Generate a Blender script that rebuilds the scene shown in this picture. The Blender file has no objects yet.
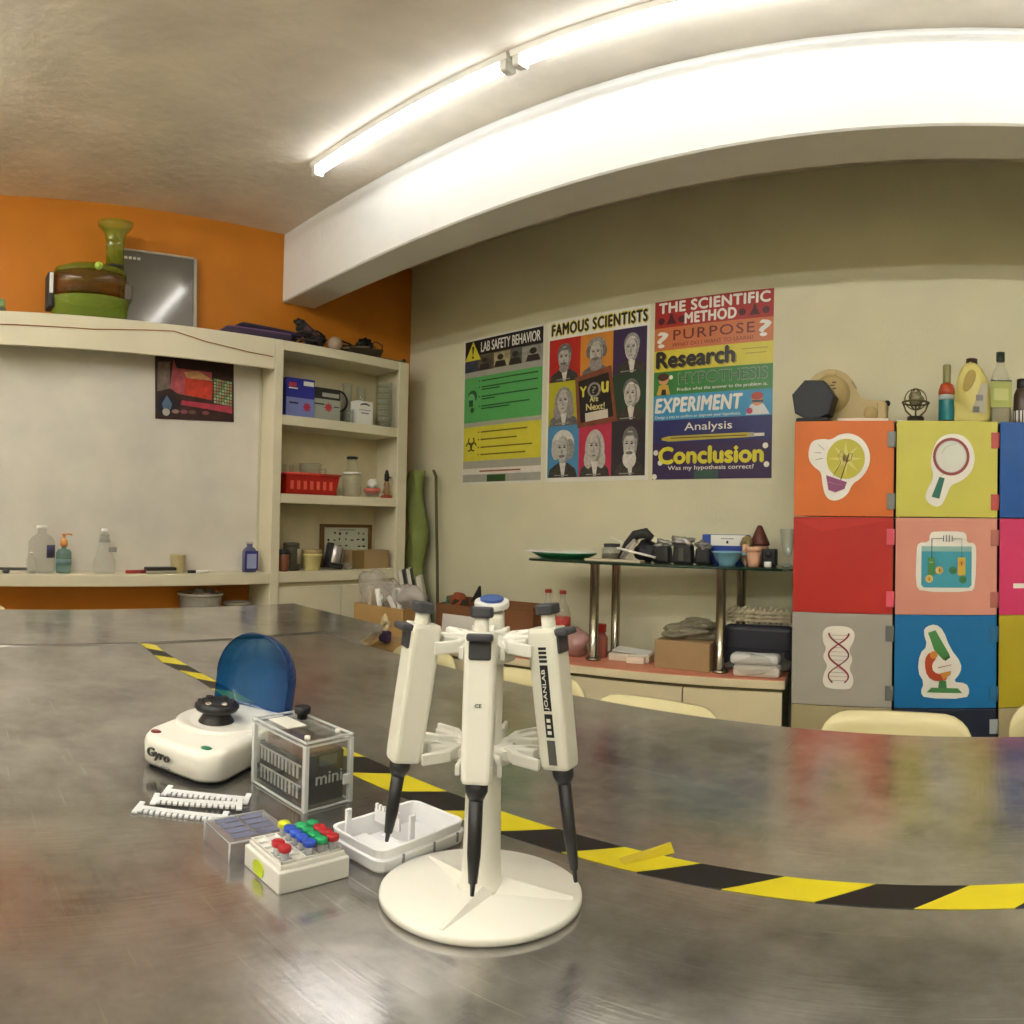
import bpy, bmesh, math, random
from mathutils import Matrix, Vector
PI = math.pi
C = bpy.context.scene.collection
random.seed(7)

# ---------------------------------------------------------------- materials
def lin(h):
    h = h.lstrip('#')
    o = []
    for i in (0, 2, 4):
        c = int(h[i:i+2], 16)/255
        o.append(c/12.92 if c <= .04045 else ((c+.055)/1.055)**2.4)
    return (*o, 1)
MATS = {}
def mat(h, rough=.5, metal=0, var=.06, scale=8, bump=0, bscale=60, alpha=1, trans=0, coat=0, ior=1.45, spec=.5):
    key = (h, rough, metal, var, scale, bump, bscale, alpha, trans, coat, ior, spec)
    if key in MATS: return MATS[key]
    m = bpy.data.materials.new('surface_%d' % len(MATS)); m.use_nodes = True
    nt = m.node_tree; b = nt.nodes['Principled BSDF']
    b.inputs['Roughness'].default_value = rough; b.inputs['Metallic'].default_value = metal
    b.inputs['Alpha'].default_value = alpha; b.inputs['Transmission Weight'].default_value = trans
    b.inputs['Coat Weight'].default_value = coat; b.inputs['IOR'].default_value = ior
    b.inputs['Specular IOR Level'].default_value = spec
    c = lin(h); m.diffuse_color = c
    tc = nt.nodes.new('ShaderNodeTexCoord')
    nz = nt.nodes.new('ShaderNodeTexNoise'); nz.inputs['Scale'].default_value = scale; nz.inputs['Detail'].default_value = 4
    nt.links.new(tc.outputs['Object'], nz.inputs['Vector'])
    rp = nt.nodes.new('ShaderNodeValToRGB')
    rp.color_ramp.elements[0].position = .3; rp.color_ramp.elements[1].position = .7
    rp.color_ramp.elements[0].color = tuple(x*(1-var) for x in c[:3])+(1,)
    rp.color_ramp.elements[1].color = tuple(min(1, x*(1+var)) for x in c[:3])+(1,)
    nt.links.new(nz.outputs['Fac'], rp.inputs['Fac']); nt.links.new(rp.outputs['Color'], b.inputs['Base Color'])
    if bump:
        n2 = nt.nodes.new('ShaderNodeTexNoise'); n2.inputs['Scale'].default_value = bscale; n2.inputs['Detail'].default_value = 5
        bp = nt.nodes.new('ShaderNodeBump'); bp.inputs['Strength'].default_value = bump; bp.inputs['Distance'].default_value = .01
        nt.links.new(tc.outputs['Object'], n2.inputs['Vector'])
        nt.links.new(n2.outputs['Fac'], bp.inputs['Height']); nt.links.new(bp.outputs['Normal'], b.inputs['Normal'])
    MATS[key] = m
    return m
def emit(h, s):
    key = ('emit', h, s)
    if key in MATS: return MATS[key]
    m = bpy.data.materials.new('lamp_%d' % len(MATS)); m.use_nodes = True
    b = m.node_tree.nodes['Principled BSDF']
    b.inputs['Base Color'].default_value = lin(h)
    b.inputs['Emission Color'].default_value = lin(h); b.inputs['Emission Strength'].default_value = s
    MATS[key] = m; return m
def clear(h='#ffffff', tint=.9, gloss=.25, rough=.08, body=.0):
    """thin clear plastic or glass: tinted see-through with a fresnel gloss and a little milky body"""
    key = ('clear', h, tint, gloss, rough, body)
    if key in MATS: return MATS[key]
    m = bpy.data.materials.new('clear_%d' % len(MATS)); m.use_nodes = True
    nt = m.node_tree; N = nt.nodes; out = N['Material Output']; N.remove(N['Principled BSDF'])
    c = lin(h); m.diffuse_color = c[:3]+(.4,)
    tr = N.new('ShaderNodeBsdfTransparent'); tr.inputs['Color'].default_value = tuple(1-(1-x)*1 for x in [(.25*v+.75*v**.5)*(.35+.65*tint) if tint < .9 else v**.2*(.65+.35*tint) for v in c[:3]])+(1,)
    df = N.new('ShaderNodeBsdfDiffuse'); df.inputs['Color'].default_value = c
    nz = N.new('ShaderNodeTexNoise'); nz.inputs['Scale'].default_value = 14
    mm = N.new('ShaderNodeMath'); mm.operation = 'MULTIPLY_ADD'; mm.inputs[1].default_value = body*.12; mm.inputs[2].default_value = body*.94
    nt.links.new(nz.outputs['Fac'], mm.inputs[0])
    mx0 = N.new('ShaderNodeMixShader')
    nt.links.new(mm.outputs[0], mx0.inputs[0]); nt.links.new(tr.outputs[0], mx0.inputs[1]); nt.links.new(df.outputs[0], mx0.inputs[2])
    gl = N.new('ShaderNodeBsdfGlossy'); gl.inputs['Roughness'].default_value = rough
    lw = N.new('ShaderNodeLayerWeight'); lw.inputs['Blend'].default_value = .5
    pw = N.new('ShaderNodeMath'); pw.operation = 'POWER'; pw.inputs[1].default_value = 3.5
    fm = N.new('ShaderNodeMath'); fm.operation = 'MULTIPLY_ADD'; fm.inputs[1].default_value = min(.9, gloss*2.2); fm.inputs[2].default_value = .035
    nt.links.new(lw.outputs['Facing'], pw.inputs[0]); nt.links.new(pw.outputs[0], fm.inputs[0])
    mx = N.new('ShaderNodeMixShader')
    nt.links.new(fm.outputs[0], mx.inputs[0]); nt.links.new(mx0.outputs[0], mx.inputs[1]); nt.links.new(gl.outputs[0], mx.inputs[2])
    nt.links.new(mx.outputs[0], out.inputs['Surface'])
    MATS[key] = m; return m

# ---------------------------------------------------------------- mesh builder
class MB:
    def __init__(s, M=None):
        s.bm = bmesh.new(); s.mats = []; s.M = M or Matrix.Identity(4)
    def mi(s, m):
        if m not in s.mats: s.mats.append(m)
        return s.mats.index(m)
    def raw(s, vs, fs, m, smooth=False):
        i = s.mi(m); bv = [s.bm.verts.new(s.M @ Vector(v)) for v in vs]
        for f in fs:
            try: fc = s.bm.faces.new([bv[k] for k in f])
            except ValueError: continue
            fc.material_index = i; fc.smooth = smooth
        return s
    def merge(s, b2, m, smooth=False):
        b2.verts.ensure_lookup_table(); b2.verts.index_update()
        vs = [v.co.copy() for v in b2.verts]; fs = [[v.index for v in f.verts] for f in b2.faces]
        b2.free(); return s.raw(vs, fs, m, smooth)
    def box(s, x0, x1, y0, y1, z0, z1, m, bev=0, seg=2, top=None):
        b = bmesh.new()
        a = (0, 0) if top is None else top         # top: inset of the upper face (taper)
        vs = [b.verts.new(v) for v in ((x0,y0,z0),(x1,y0,z0),(x1,y1,z0),(x0,y1,z0),(x0+a[0],y0+a[1],z1),(x1-a[0],y0+a[1],z1),(x1-a[0],y1-a[1],z1),(x0+a[0],y1-a[1],z1))]
        for f in ((3,2,1,0),(4,5,6,7),(0,1,5,4),(1,2,6,5),(2,3,7,6),(3,0,4,7)): b.faces.new([vs[k] for k in f])
        if bev: bmesh.ops.bevel(b, geom=b.edges[:], offset=bev, segments=seg, affect='EDGES', profile=.5, clamp_overlap=True)
        return s.merge(b, m, False)
    def prism(s, pts, a, b, m, plane='xz', bev=0, smooth=False):
        """outline pts in a plane, thickened from a to b along the third axis"""
        def P(u, v, w): return (u, w, v) if plane == 'xz' else ((u, v, w) if plane == 'xy' else (w, u, v))
        n = len(pts)
        ar = sum(pts[i][0]*pts[(i+1) % n][1]-pts[(i+1) % n][0]*pts[i][1] for i in range(n))
        if ar < 0: pts = pts[::-1]
        if (a > b): a, b = b, a
        bb = bmesh.new()
        lo = [bb.verts.new(P(u, v, a)) for u, v in pts]; hi = [bb.verts.new(P(u, v, b)) for u, v in pts]
        flip = plane == 'xz'
        fl = bb.faces.new(lo if flip else lo[::-1]); fh = bb.faces.new(hi[::-1] if flip else hi)
        for i in range(n):
            j = (i+1) % n
            q = [lo[i], lo[j], hi[j], hi[i]]
            bb.faces.new(q[::-1] if flip else q)
        if bev:
            bmesh.ops.bevel(bb, geom=list({e for f in (fl, fh) for e in f.edges}), offset=bev, segments=2, affect='EDGES', profile=.5, clamp_overlap=True)
        return s.merge(bb, m, smooth)
    def lathe(s, prof, m, c=(0,0,0), n=20, axis='z', smooth=True, sx=1, sy=1, a0=0, a1=2*PI):
        vs = []; fs = []; full = abs(a1-a0-2*PI) < 1e-6; k = n if full else n+1
        for r, z in prof:
            for i in range(k):
                t = a0+(a1-a0)*i/n; x, y = r*math.cos(t)*sx, r*math.sin(t)*sy
                p = (x, y, z) if axis == 'z' else ((x, z, y) if axis == 'y' else (z, x, y))
                vs.append((c[0]+p[0], c[1]+p[1], c[2]+p[2]))
        for j in range(len(prof)-1):
            for i in range(n):
                i2 = (i+1) % k
                fs.append((j*k+i, j*k+i2, (j+1)*k+i2, (j+1)*k+i))
        if full and prof[0][0] > 1e-9: fs.append(tuple(range(k))[::-1])
        if full and prof[-1][0] > 1e-9 and prof[0] != prof[-1]: fs.append(tuple((len(prof)-1)*k+i for i in range(k)))
        if prof[0] == prof[-1]: fs = fs[:-1] if full and prof[0][0] > 1e-9 else fs
        i = len(s.bm.verts); s.raw(vs, fs, m, smooth)
        s.bm.verts.ensure_lookup_table()
        bmesh.ops.remove_doubles(s.bm, verts=s.bm.verts[i:], dist=1e-6)
        return s
    def tube(s, pts, r, m, n=8, closed=False, smooth=True, flat=1):
        pts = [Vector(p) for p in pts]; N = len(pts); rr = r if isinstance(r, (list, tuple)) else [r]*N
        up = Vector((0,0,1)); vs = []; fs = []; u = None
        for i, p in enumerate(pts):
            a = pts[(i-1) % N] if (i > 0 or closed) else p; b = pts[(i+1) % N] if (i < N-1 or closed) else p
            d = (b-a)
            d = d.normalized() if d.length > 1e-9 else Vector((0,0,1))
            if u is None:
                u = d.orthogonal() if abs(d.dot(up)) > .95 else d.cross(up)
            u = (u-d*u.dot(d)); u = u.normalized() if u.length > 1e-6 else d.orthogonal().normalized()
            w = d.cross(u)
            for k in range(n):
                t = 2*PI*k/n; vs.append(p+u*(rr[i]*math.cos(t))+w*(rr[i]*flat*math.sin(t)))
        for i in range(N if closed else N-1):
            j = (i+1) % N
            for k in range(n):
                k2 = (k+1) % n; fs.append((i*n+k, i*n+k2, j*n+k2, j*n+k))
        if not closed: fs += [tuple(range(n))[::-1], tuple((N-1)*n+k for k in range(n))]
        return s.raw(vs, fs, m, smooth)
    def ball(s, c, r, m, u=16, v=10, smooth=True):
        r = (r, r, r) if not isinstance(r, (tuple, list)) else r
        b = bmesh.new(); bmesh.ops.create_uvsphere(b, u_segments=u, v_segments=v, radius=1)
        for q in b.verts: q.co = Vector((c[0]+q.co.x*r[0], c[1]+q.co.y*r[1], c[2]+q.co.z*r[2]))
        return s.merge(b, m, smooth)
    def lump(s, c, r, m, seed=0, amp=.25, sub=3, smooth=True, flatz=None):
        """an irregular crumpled mass"""
        rnd = random.Random(seed); b = bmesh.new(); bmesh.ops.create_icosphere(b, subdivisions=sub, radius=1)
        ds = [(Vector((rnd.gauss(0,1), rnd.gauss(0,1), rnd.gauss(0,1))).normalized(), rnd.uniform(-1, 1), rnd.uniform(3, 9)) for _ in range(14)]
        for q in b.verts:
            d = q.co.normalized(); k = 1+sum(amp*.35*a*math.sin(f*d.dot(e)+a*5) for e, a, f in ds)
            q.co = Vector((c[0]+d.x*r[0]*k, c[1]+d.y*r[1]*k, c[2]+d.z*r[2]*k))
            if flatz is not None: q.co.z = max(q.co.z, flatz)
        return s.merge(b, m, smooth)
    def text(s, t, x0, x1, z0, z1, y, m, thick=.0006, bold=0, shear=0, space=1):
        cu = bpy.data.curves.new('lettering', 'FONT'); cu.body = t; cu.size = 1; cu.offset = min(bold, 0); cu.shear = shear; cu.space_character = space
        cu.resolution_u = 3; cu.align_x = 'CENTER'
        o = bpy.data.objects.new('lettering', cu); C.objects.link(o)
        bpy.context.view_layer.update()
        me = bpy.data.meshes.new_from_object(o.evaluated_get(bpy.context.evaluated_depsgraph_get()))
        bpy.data.objects.remove(o); bpy.data.curves.remove(cu)
        if not me.vertices: return s
        xs = [v.co.x for v in me.vertices]; ys = [v.co.y for v in me.vertices]
        ax, bx, ay, by = min(xs), max(xs), min(ys), max(ys)
        f = lambda v: (x0+(v.co.x-ax)/(bx-ax or 1)*(x1-x0), y, z0+(v.co.y-ay)/(by-ay or 1)*(z1-z0))
        n = len(me.vertices)
        vs = [f(v) for v in me.vertices]; back = [(a, b+thick, c) for a, b, c in vs]
        fs = [tuple(p.vertices) for p in me.polygons]
        cnt = {}
        for q in fs:
            for i in range(len(q)):
                e = (q[i], q[(i+1) % len(q)]); cnt[e] = 1
        side = [(b, a, a+n, b+n) for a, b in cnt if (b, a) not in cnt]
        allf = fs+[tuple(k+n for k in q[::-1]) for q in fs]+side
        bw = max(bold, 0)*(z1-z0)/(by-ay or 1)             # heavier strokes: the glyphs again, nudged sideways and up
        for i, (dx, dz) in enumerate([(0, 0)]+([(bw, 0), (-bw, 0), (0, bw), (0, -bw)] if bw else [])):
            e = i*.00006
            s.raw([(a+dx, y_-e, c+dz) for a, y_, c in vs+back], allf, m)
        bpy.data.meshes.remove(me)
        return s
    def obj(s, name, parent=None, loc=(0,0,0), rot=(0,0,0)):
        bmesh.ops.recalc_face_normals(s.bm, faces=s.bm.faces[:])
        me = bpy.data.meshes.new(name); s.bm.to_mesh(me); s.bm.free()
        for m in s.mats: me.materials.append(m)
        o = bpy.data.objects.new(name, me); C.objects.link(o); o.location = loc; o.rotation_euler = rot
        if parent: o.parent = parent
        return o
def tag(o, label=None, cat=None, group=None, kind=None):
    for k, v in (('label', label), ('category', cat), ('group', group), ('kind', kind)):
        if v: o[k] = v
    return o
def thing(name, label, cat, loc=(0,0,0), rz=0, group=None):
    o = bpy.data.objects.new(name, None); C.objects.link(o); o.empty_display_size = .05
    o.location = loc; o.rotation_euler = (0, 0, rz)
    return tag(o, label, cat, group)
def dup(o, loc=None, rz=None, label=None, parent=None):
    c = o.copy(); C.objects.link(c)
    if parent: c.parent = parent
    if loc is not None: c.location = loc
    if rz is not None: c.rotation_euler = (0, 0, rz)
    if label: c['label'] = label
    for ch in list(o.children): dup(ch, parent=c)
    return c
def solo(mb, name, label, cat, loc=(0,0,0), rz=0, group=None, rot=None):
    o = mb.obj(name, None, loc, rot or (0, 0, rz)); return tag(o, label, cat, group)
def struct(mb, name):
    return tag(mb.obj(name), kind='structure')
def arc(cx, cy, r, a0, a1, n=8, ry=None):
    return [(cx+r*math.cos(math.radians(a0+(a1-a0)*i/n)), cy+(ry or r)*math.sin(math.radians(a0+(a1-a0)*i/n))) for i in range(n+1)]
def rrect(x0, x1, y0, y1, r, n=4):
    return arc(x1-r, y1-r, r, 0, 90, n)+arc(x0+r, y1-r, r, 90, 180, n)+arc(x0+r, y0+r, r, 180, 270, n)+arc(x1-r, y0+r, r, 270, 360, n)
def T(x=0, y=0, z=0, rx=0, ry=0, rz=0):
    return Matrix.Translation((x, y, z)) @ Matrix.Rotation(rz, 4, 'Z') @ Matrix.Rotation(ry, 4, 'Y') @ Matrix.Rotation(rx, 4, 'X')
# ---------------------------------------------------------------- camera: a 90 degree crop of an equirectangular panorama
CZ = 1.32
cd = bpy.data.cameras.new('camera'); cam = bpy.data.objects.new('camera', cd); C.objects.link(cam)
cd.type = 'PANO'; cd.panorama_type = 'EQUIRECTANGULAR'
cd.latitude_min = -PI/4; cd.latitude_max = PI/4; cd.longitude_min = -PI/4; cd.longitude_max = PI/4
cd.clip_start = .01
Rw = Matrix.Rotation(math.radians(40.938), 4, 'Z') @ Matrix.Rotation(math.radians(.7345), 4, 'X') @ Matrix.Rotation(math.radians(-1.1604), 4, 'Y')
cam.matrix_world = Matrix.Translation((0, 0, CZ)) @ Rw @ Matrix.Rotation(PI/2, 4, 'X')
bpy.context.scene.camera = cam
sc = bpy.context.scene
sc.view_settings.view_transform = 'Standard'; sc.view_settings.look = 'None'; sc.view_settings.gamma = 1; sc.view_settings.exposure = 1.26
sc.view_settings.use_curve_mapping = False
sc.cycles.use_denoising = True
sc.cycles.max_bounces = 10; sc.cycles.transparent_max_bounces = 24; sc.cycles.caustics_reflective = False; sc.cycles.caustics_refractive = False
wd = bpy.data.worlds.new('world'); sc.world = wd; wd.use_nodes = True
wd.node_tree.nodes['Background'].inputs['Color'].default_value = (.9, .95, 1, 1); wd.node_tree.nodes['Background'].inputs['Strength'].default_value = .3

# ---------------------------------------------------------------- room shell
XL, XR, YB, YF, ZC = -3.54, 3.4, 2.95, -3.2, 3.17
M_cream = mat('#d9d4b5', .7, var=.04, scale=3, bump=.12, bscale=90)
M_ceil = mat('#eae1d0', .85, var=.13, scale=2.6, bump=.4, bscale=16)
M_beam = mat('#ebebe7', .6, var=.02, bump=.25, bscale=30)
M_orange = mat('#c47818', .6, var=.06, scale=4, bump=.1, bscale=80)
M_floor = mat('#cfc7b8', .5, var=.1)
b = MB(); b.box(XL-.1, XR+.1, YF-.1, YB+.1, -.1, 0, M_floor); struct(b, 'floor')
b = MB(); b.box(XL-.1, XR+.1, YF-.1, YB+.1, ZC, ZC+.1, M_ceil); struct(b, 'ceiling')
b = MB(); b.box(XL-.1, XL, YF, YB, 0, ZC, M_orange); struct(b, 'wall_left')
b = MB(); b.box(XL-.1, XR+.1, YB, YB+.1, 0, ZC, M_cream); struct(b, 'wall_back')
b = MB(); b.box(XR, XR+.1, YF, YB, 0, ZC, M_cream); struct(b, 'wall_right')
b = MB(); b.box(XL-.1, XR+.1, YF-.1, YF, 0, ZC, M_cream); struct(b, 'wall_front')
b = MB(); b.box(XL, XR, 1.915, 2.15, 2.68, ZC, M_beam, .008, 1); tag(b.obj('ceiling_beam'), 'white plastered ceiling beam running above the posters', 'beam', None, 'structure')

# ---------------------------------------------------------------- ceiling lamps
M_tube1 = emit('#f8faff', 4.3)
M_tube2 = emit('#fcfbf8', 28)
M_fix = mat('#e6e4da', .4)
M_fgreen = mat('#b9d08a', .4)
def lamp(label, x, y, grp, M_tube=None):
    """a batten with one tube; x is its left end"""
    t = thing('ceiling_lamp', label, 'lamp', (x, y, ZC), 0, grp)
    b = MB(); b.prism([(-.035,0),(.035,0),(.028,-.03),(-.028,-.03)], -.02, 1.2, M_fix, 'yz')
    b.box(-.02, 1.2, .036, .041, -.012, -.002, M_fgreen); b.obj('batten', t)
    b = MB()
    b.tube([(.015,0,-.063),(1.165,0,-.063)], .018, M_tube, 12); b.obj('tube', t)
    for xx in (-.012, 1.168):
        b = MB(); b.prism(rrect(-.026,.026,-.088,-.022,.012), xx, xx+.026, M_fix, 'yz'); b.obj('lamp_holder', t)
    return t
lamp('lit tube lamp on the ceiling left of the lamp joint, before the white beam', -2.63, 1.595, 'tube lamps along the beam', M_tube1)
lamp('lit tube lamp on the ceiling right of the lamp joint, before the white beam', -1.395, 1.595, 'tube lamps along the beam', M_tube1)
lamp('tube lamp farthest right along the white beam', -.16, 1.595, 'tube lamps along the beam', M_tube1)
for yy, what in ((-.48, 'above the steel table'), (-2.2, 'added behind the steel table for more light')):  # rear row is out of view, added to brighten the whole room
    for i in range(4):
        lamp(('first', 'second', 'third', 'fourth')[i] + ' tube lamp from the orange wall in the ceiling row ' + what, -2.63+1.235*i, yy, 'tube lamps ' + what, M_tube2)
# ---------------------------------------------------------------- steel tables
def steel():
    m = bpy.data.materials.new('brushed_steel'); m.use_nodes = True; nt = m.node_tree; N = nt.nodes; b = N['Principled BSDF']; L = nt.links.new
    m.diffuse_color = (.5,.48,.45,1)
    b.inputs['Metallic'].default_value = .88
    tc = N.new('ShaderNodeTexCoord')
    n1 = N.new('ShaderNodeTexNoise'); n1.inputs['Scale'].default_value = 3.5; n1.inputs['Detail'].default_value = 8; n1.inputs['Roughness'].default_value = .65
    mp = N.new('ShaderNodeMapping'); mp.inputs['Scale'].default_value = (3, 60, 1); mp.inputs['Rotation'].default_value = (0, 0, .35)
    n2 = N.new('ShaderNodeTexNoise'); n2.inputs['Scale'].default_value = 4; n2.inputs['Detail'].default_value = 6
    mp3 = N.new('ShaderNodeMapping'); mp3.inputs['Scale'].default_value = (50, 2.5, 1); mp3.inputs['Rotation'].default_value = (0, 0, -.5)
    n3 = N.new('ShaderNodeTexNoise'); n3.inputs['Scale'].default_value = 3; n3.inputs['Detail'].default_value = 6
    L(tc.outputs['Object'], n1.inputs['Vector']); L(tc.outputs['Object'], mp.inputs['Vector']); L(mp.outputs[0], n2.inputs['Vector'])
    L(tc.outputs['Object'], mp3.inputs['Vector']); L(mp3.outputs[0], n3.inputs['Vector'])
    r = N.new('ShaderNodeValToRGB'); r.color_ramp.elements[0].color = lin('#989592'); r.color_ramp.elements[1].color = lin('#d6d3d0')
    r.color_ramp.elements[0].position = .32; r.color_ramp.elements[1].position = .68
    # blotches of wear plus fine scratches in three directions
    n4 = N.new('ShaderNodeTexNoise'); n4.inputs['Scale'].default_value = 17; n4.inputs['Detail'].default_value = 7; n4.inputs['Roughness'].default_value = .7
    L(tc.outputs['Object'], n4.inputs['Vector'])
    mxv = N.new('ShaderNodeMath'); mxv.operation = 'MULTIPLY_ADD'; mxv.inputs[1].default_value = .45
    sb = N.new('ShaderNodeMath'); sb.operation = 'SUBTRACT'; sb.inputs[1].default_value = .5
    L(n4.outputs['Fac'], sb.inputs[0]); L(sb.outputs[0], mxv.inputs[0]); L(n1.outputs['Fac'], mxv.inputs[2])
    L(mxv.outputs[0], r.inputs['Fac'])
    col = r.outputs['Color']; scr = None
    for rot, sc_, th in ((.5, 5, .70), (-.9, 4, .715), (1.9, 6, .72), (.1, 3, .715)):
        m_ = N.new('ShaderNodeMapping'); m_.inputs['Rotation'].default_value = (0, 0, rot); m_.inputs['Scale'].default_value = (sc_, sc_*46, 1)
        q = N.new('ShaderNodeTexNoise'); q.inputs['Scale'].default_value = 1; q.inputs['Detail'].default_value = 2
        L(tc.outputs['Object'], m_.inputs['Vector']); L(m_.outputs[0], q.inputs['Vector'])
        cr_ = N.new('ShaderNodeMapRange'); cr_.inputs['From Min'].default_value = th; cr_.inputs['From Max'].default_value = th+.05
        L(q.outputs['Fac'], cr_.inputs['Value'])
        if scr is None: scr = cr_.outputs[0]
        else:
            mm_ = N.new('ShaderNodeMath'); mm_.operation = 'MAXIMUM'; L(scr, mm_.inputs[0]); L(cr_.outputs[0], mm_.inputs[1]); scr = mm_.outputs[0]
    half = N.new('ShaderNodeMath'); half.operation = 'MULTIPLY'; half.inputs[1].default_value = .55; L(scr, half.inputs[0])
    cm = N.new('ShaderNodeMix'); cm.data_type = 'RGBA'; cm.inputs['B'].default_value = lin('#f2efe9')
    L(half.outputs[0], cm.inputs['Factor']); L(col, cm.inputs['A']); L(cm.outputs['Result'], b.inputs['Base Color'])
    a = N.new('ShaderNodeMath'); a.operation = 'MULTIPLY_ADD'; a.inputs[1].default_value = .15; a.inputs[2].default_value = .085
    L(n1.outputs['Fac'], a.inputs[0]); 
    a2 = N.new('ShaderNodeMath'); a2.operation = 'MULTIPLY_ADD'; a2.inputs[1].default_value = .06
    L(n2.outputs['Fac'], a2.inputs[0]); L(a.outputs[0], a2.inputs[2]); L(a2.outputs[0], b.inputs['Roughness'])
    a3 = N.new('ShaderNodeMath'); a3.operation = 'MULTIPLY_ADD'; a3.inputs[1].default_value = .16; L(sb.outputs[0], a3.inputs[0]); L(a2.outputs[0], a3.inputs[2]); L(a3.outputs[0], b.inputs['Roughness'])
    ad = N.new('ShaderNodeMath'); ad.operation = 'ADD'; L(n2.outputs['Fac'], ad.inputs[0]); L(n3.outputs['Fac'], ad.inputs[1])
    bp = N.new('ShaderNodeBump'); bp.inputs['Strength'].default_value = .035; bp.inputs['Distance'].default_value = .004
    L(ad.outputs[0], bp.inputs['Height']); L(bp.outputs[0], b.inputs['Normal'])
    return m
M_steel = steel(); M_steelp = mat('#a8a49c', .28, .9)
TZ = .9
def table(label, x0, x1, y0, y1, lip):
    t = thing('steel_table', label, 'table', ((x0+x1)/2, (y0+y1)/2, 0)); w, d = (x1-x0)/2, (y1-y0)/2
    b = MB(); b.box(-w, w, -d, d, TZ-.035, TZ, M_steel, .004)
    b.obj('tabletop', t)
    if lip:
        b = MB(); b.tube([(-w+.012,-d,TZ-.002),(-w+.012,d,TZ-.002)], .010, M_steelp, 10, flat=.5); b.obj('lip', t)
    b = MB(); b.box(-w+.07, w-.07, -.02, .02, .12, .15, M_steelp, .003); b.obj('stretcher', t)
    for sx in (-1, 1):
        for sy in (-1, 1):
            b = MB(); b.tube([(sx*(w-.07), sy*(d-.07), 0), (sx*(w-.07), sy*(d-.07), TZ-.036)], .022, M_steelp, 12); b.obj('leg', t)
    return t
table('large scratched steel table in front carrying the pipette stand', -1.975, 1.7, -.55, 1.262, True)
t = thing('steel_table', 'farther steel table end beyond the seam at left, under the whiteboard', 'table', (-2.33, .03, 0))
b = MB(); b.prism([(x+2.33, y-.03) for x, y in ((-2.69,-1.5),(-1.988,-1.5),(-1.988,1.266),(-1.745,1.266),(-2.0,1.557),(-2.69,1.557))], TZ-.035, TZ, M_steel, 'xy', .003); b.obj('tabletop', t)
for x, y in ((-.29,-1.45),(.28,-1.45),(-.29,1.45),(.24,1.45)):
    b = MB(); b.tube([(x,y,0),(x,y,TZ-.036)], .022, M_steelp, 12); b.obj('leg', t)
# ---------------------------------------------------------------- built-in unit on the left wall
M_unit = mat('#e2dabf', .5, var=.03, scale=5)
M_wb = mat('#dfd9ce', .16, var=.08, scale=3.5, spec=.35)
M_black = mat('#17171a', .45); M_white = mat('#eceae2', .45, var=.02); M_dark = mat('#2c2a2c', .6)
M_carton = mat('#a68b62', .8, var=.08); M_steel2 = mat('#b9b4a8', .25, .9); M_grey = mat('#8c8f92', .5)
M_glass = clear('#e8efe8', .93, .3, .05, .04); M_plas = clear('#dfe4dc', .9, .3, .15, .10)
UX = -3.26                                   # front plane of the unit
def left(name, label, cat, y, z, d=.05, grp=None, rz=0):
    return thing(name, label, cat, (UX-d, y, z), PI/2+rz, grp)
# display alcove around the whiteboard
t = left('whiteboard_alcove', 'cream built-in surround with header board and ledge around the whiteboard', 'shelf', 0, 0, 0)
b = MB(); b.box(-1.6, 1.729, 0, .018, 2.16, 2.344, M_unit, .004); b.box(-1.6, 1.729, 0.018, .275, 2.30, 2.344, M_unit); b.obj('header_board', t)
b = MB(); b.box(-1.6, 1.729, 0, .275, .928, .991, M_unit, .005); b.obj('ledge', t)
b = MB(); b.box(-1.6, 1.729, 0.01, .275, .62, .66, M_unit, .004); b.obj('lower_shelf', t)
b = MB(); b.box(-1.64, -1.6, 0, .275, 0, 2.344, M_unit); b.obj('side_panel', t)
b = MB(); b.tube([(-1.6,-.0022,2.318),(-.5,-.0022,2.288),(.2,-.0022,2.268),(.7,-.0022,2.272),(1.0,-.0022,2.297),(1.12,-.0022,2.305),(1.3,-.0022,2.268),(1.55,-.0022,2.240),(1.71,-.0022,2.232)], .0028, mat('#a8623a', .6), 5)
b.tube([(-1.6,-.0022,2.252),(-.2,-.0022,2.262),(.3,-.0022,2.27)], .0028, mat('#a8623a', .6), 5)
solo(b, 'string', 'thin brown string tacked along the cream header board above the whiteboard', 'string', (UX, 0, 0), PI/2)
t = left('whiteboard', 'large smudged whiteboard mounted behind the cream ledge', 'whiteboard', 0, 0, .15)
b = MB(); b.box(-1.58, 1.722, .01, .10, .992, 2.295, M_wb); b.obj('panel', t)
b = MB(); b.box(1.715, 1.728, .004, .02, 1.0, 2.295, mat('#cfc7ae', .5)); b.obj('edge_strip', t)
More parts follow.
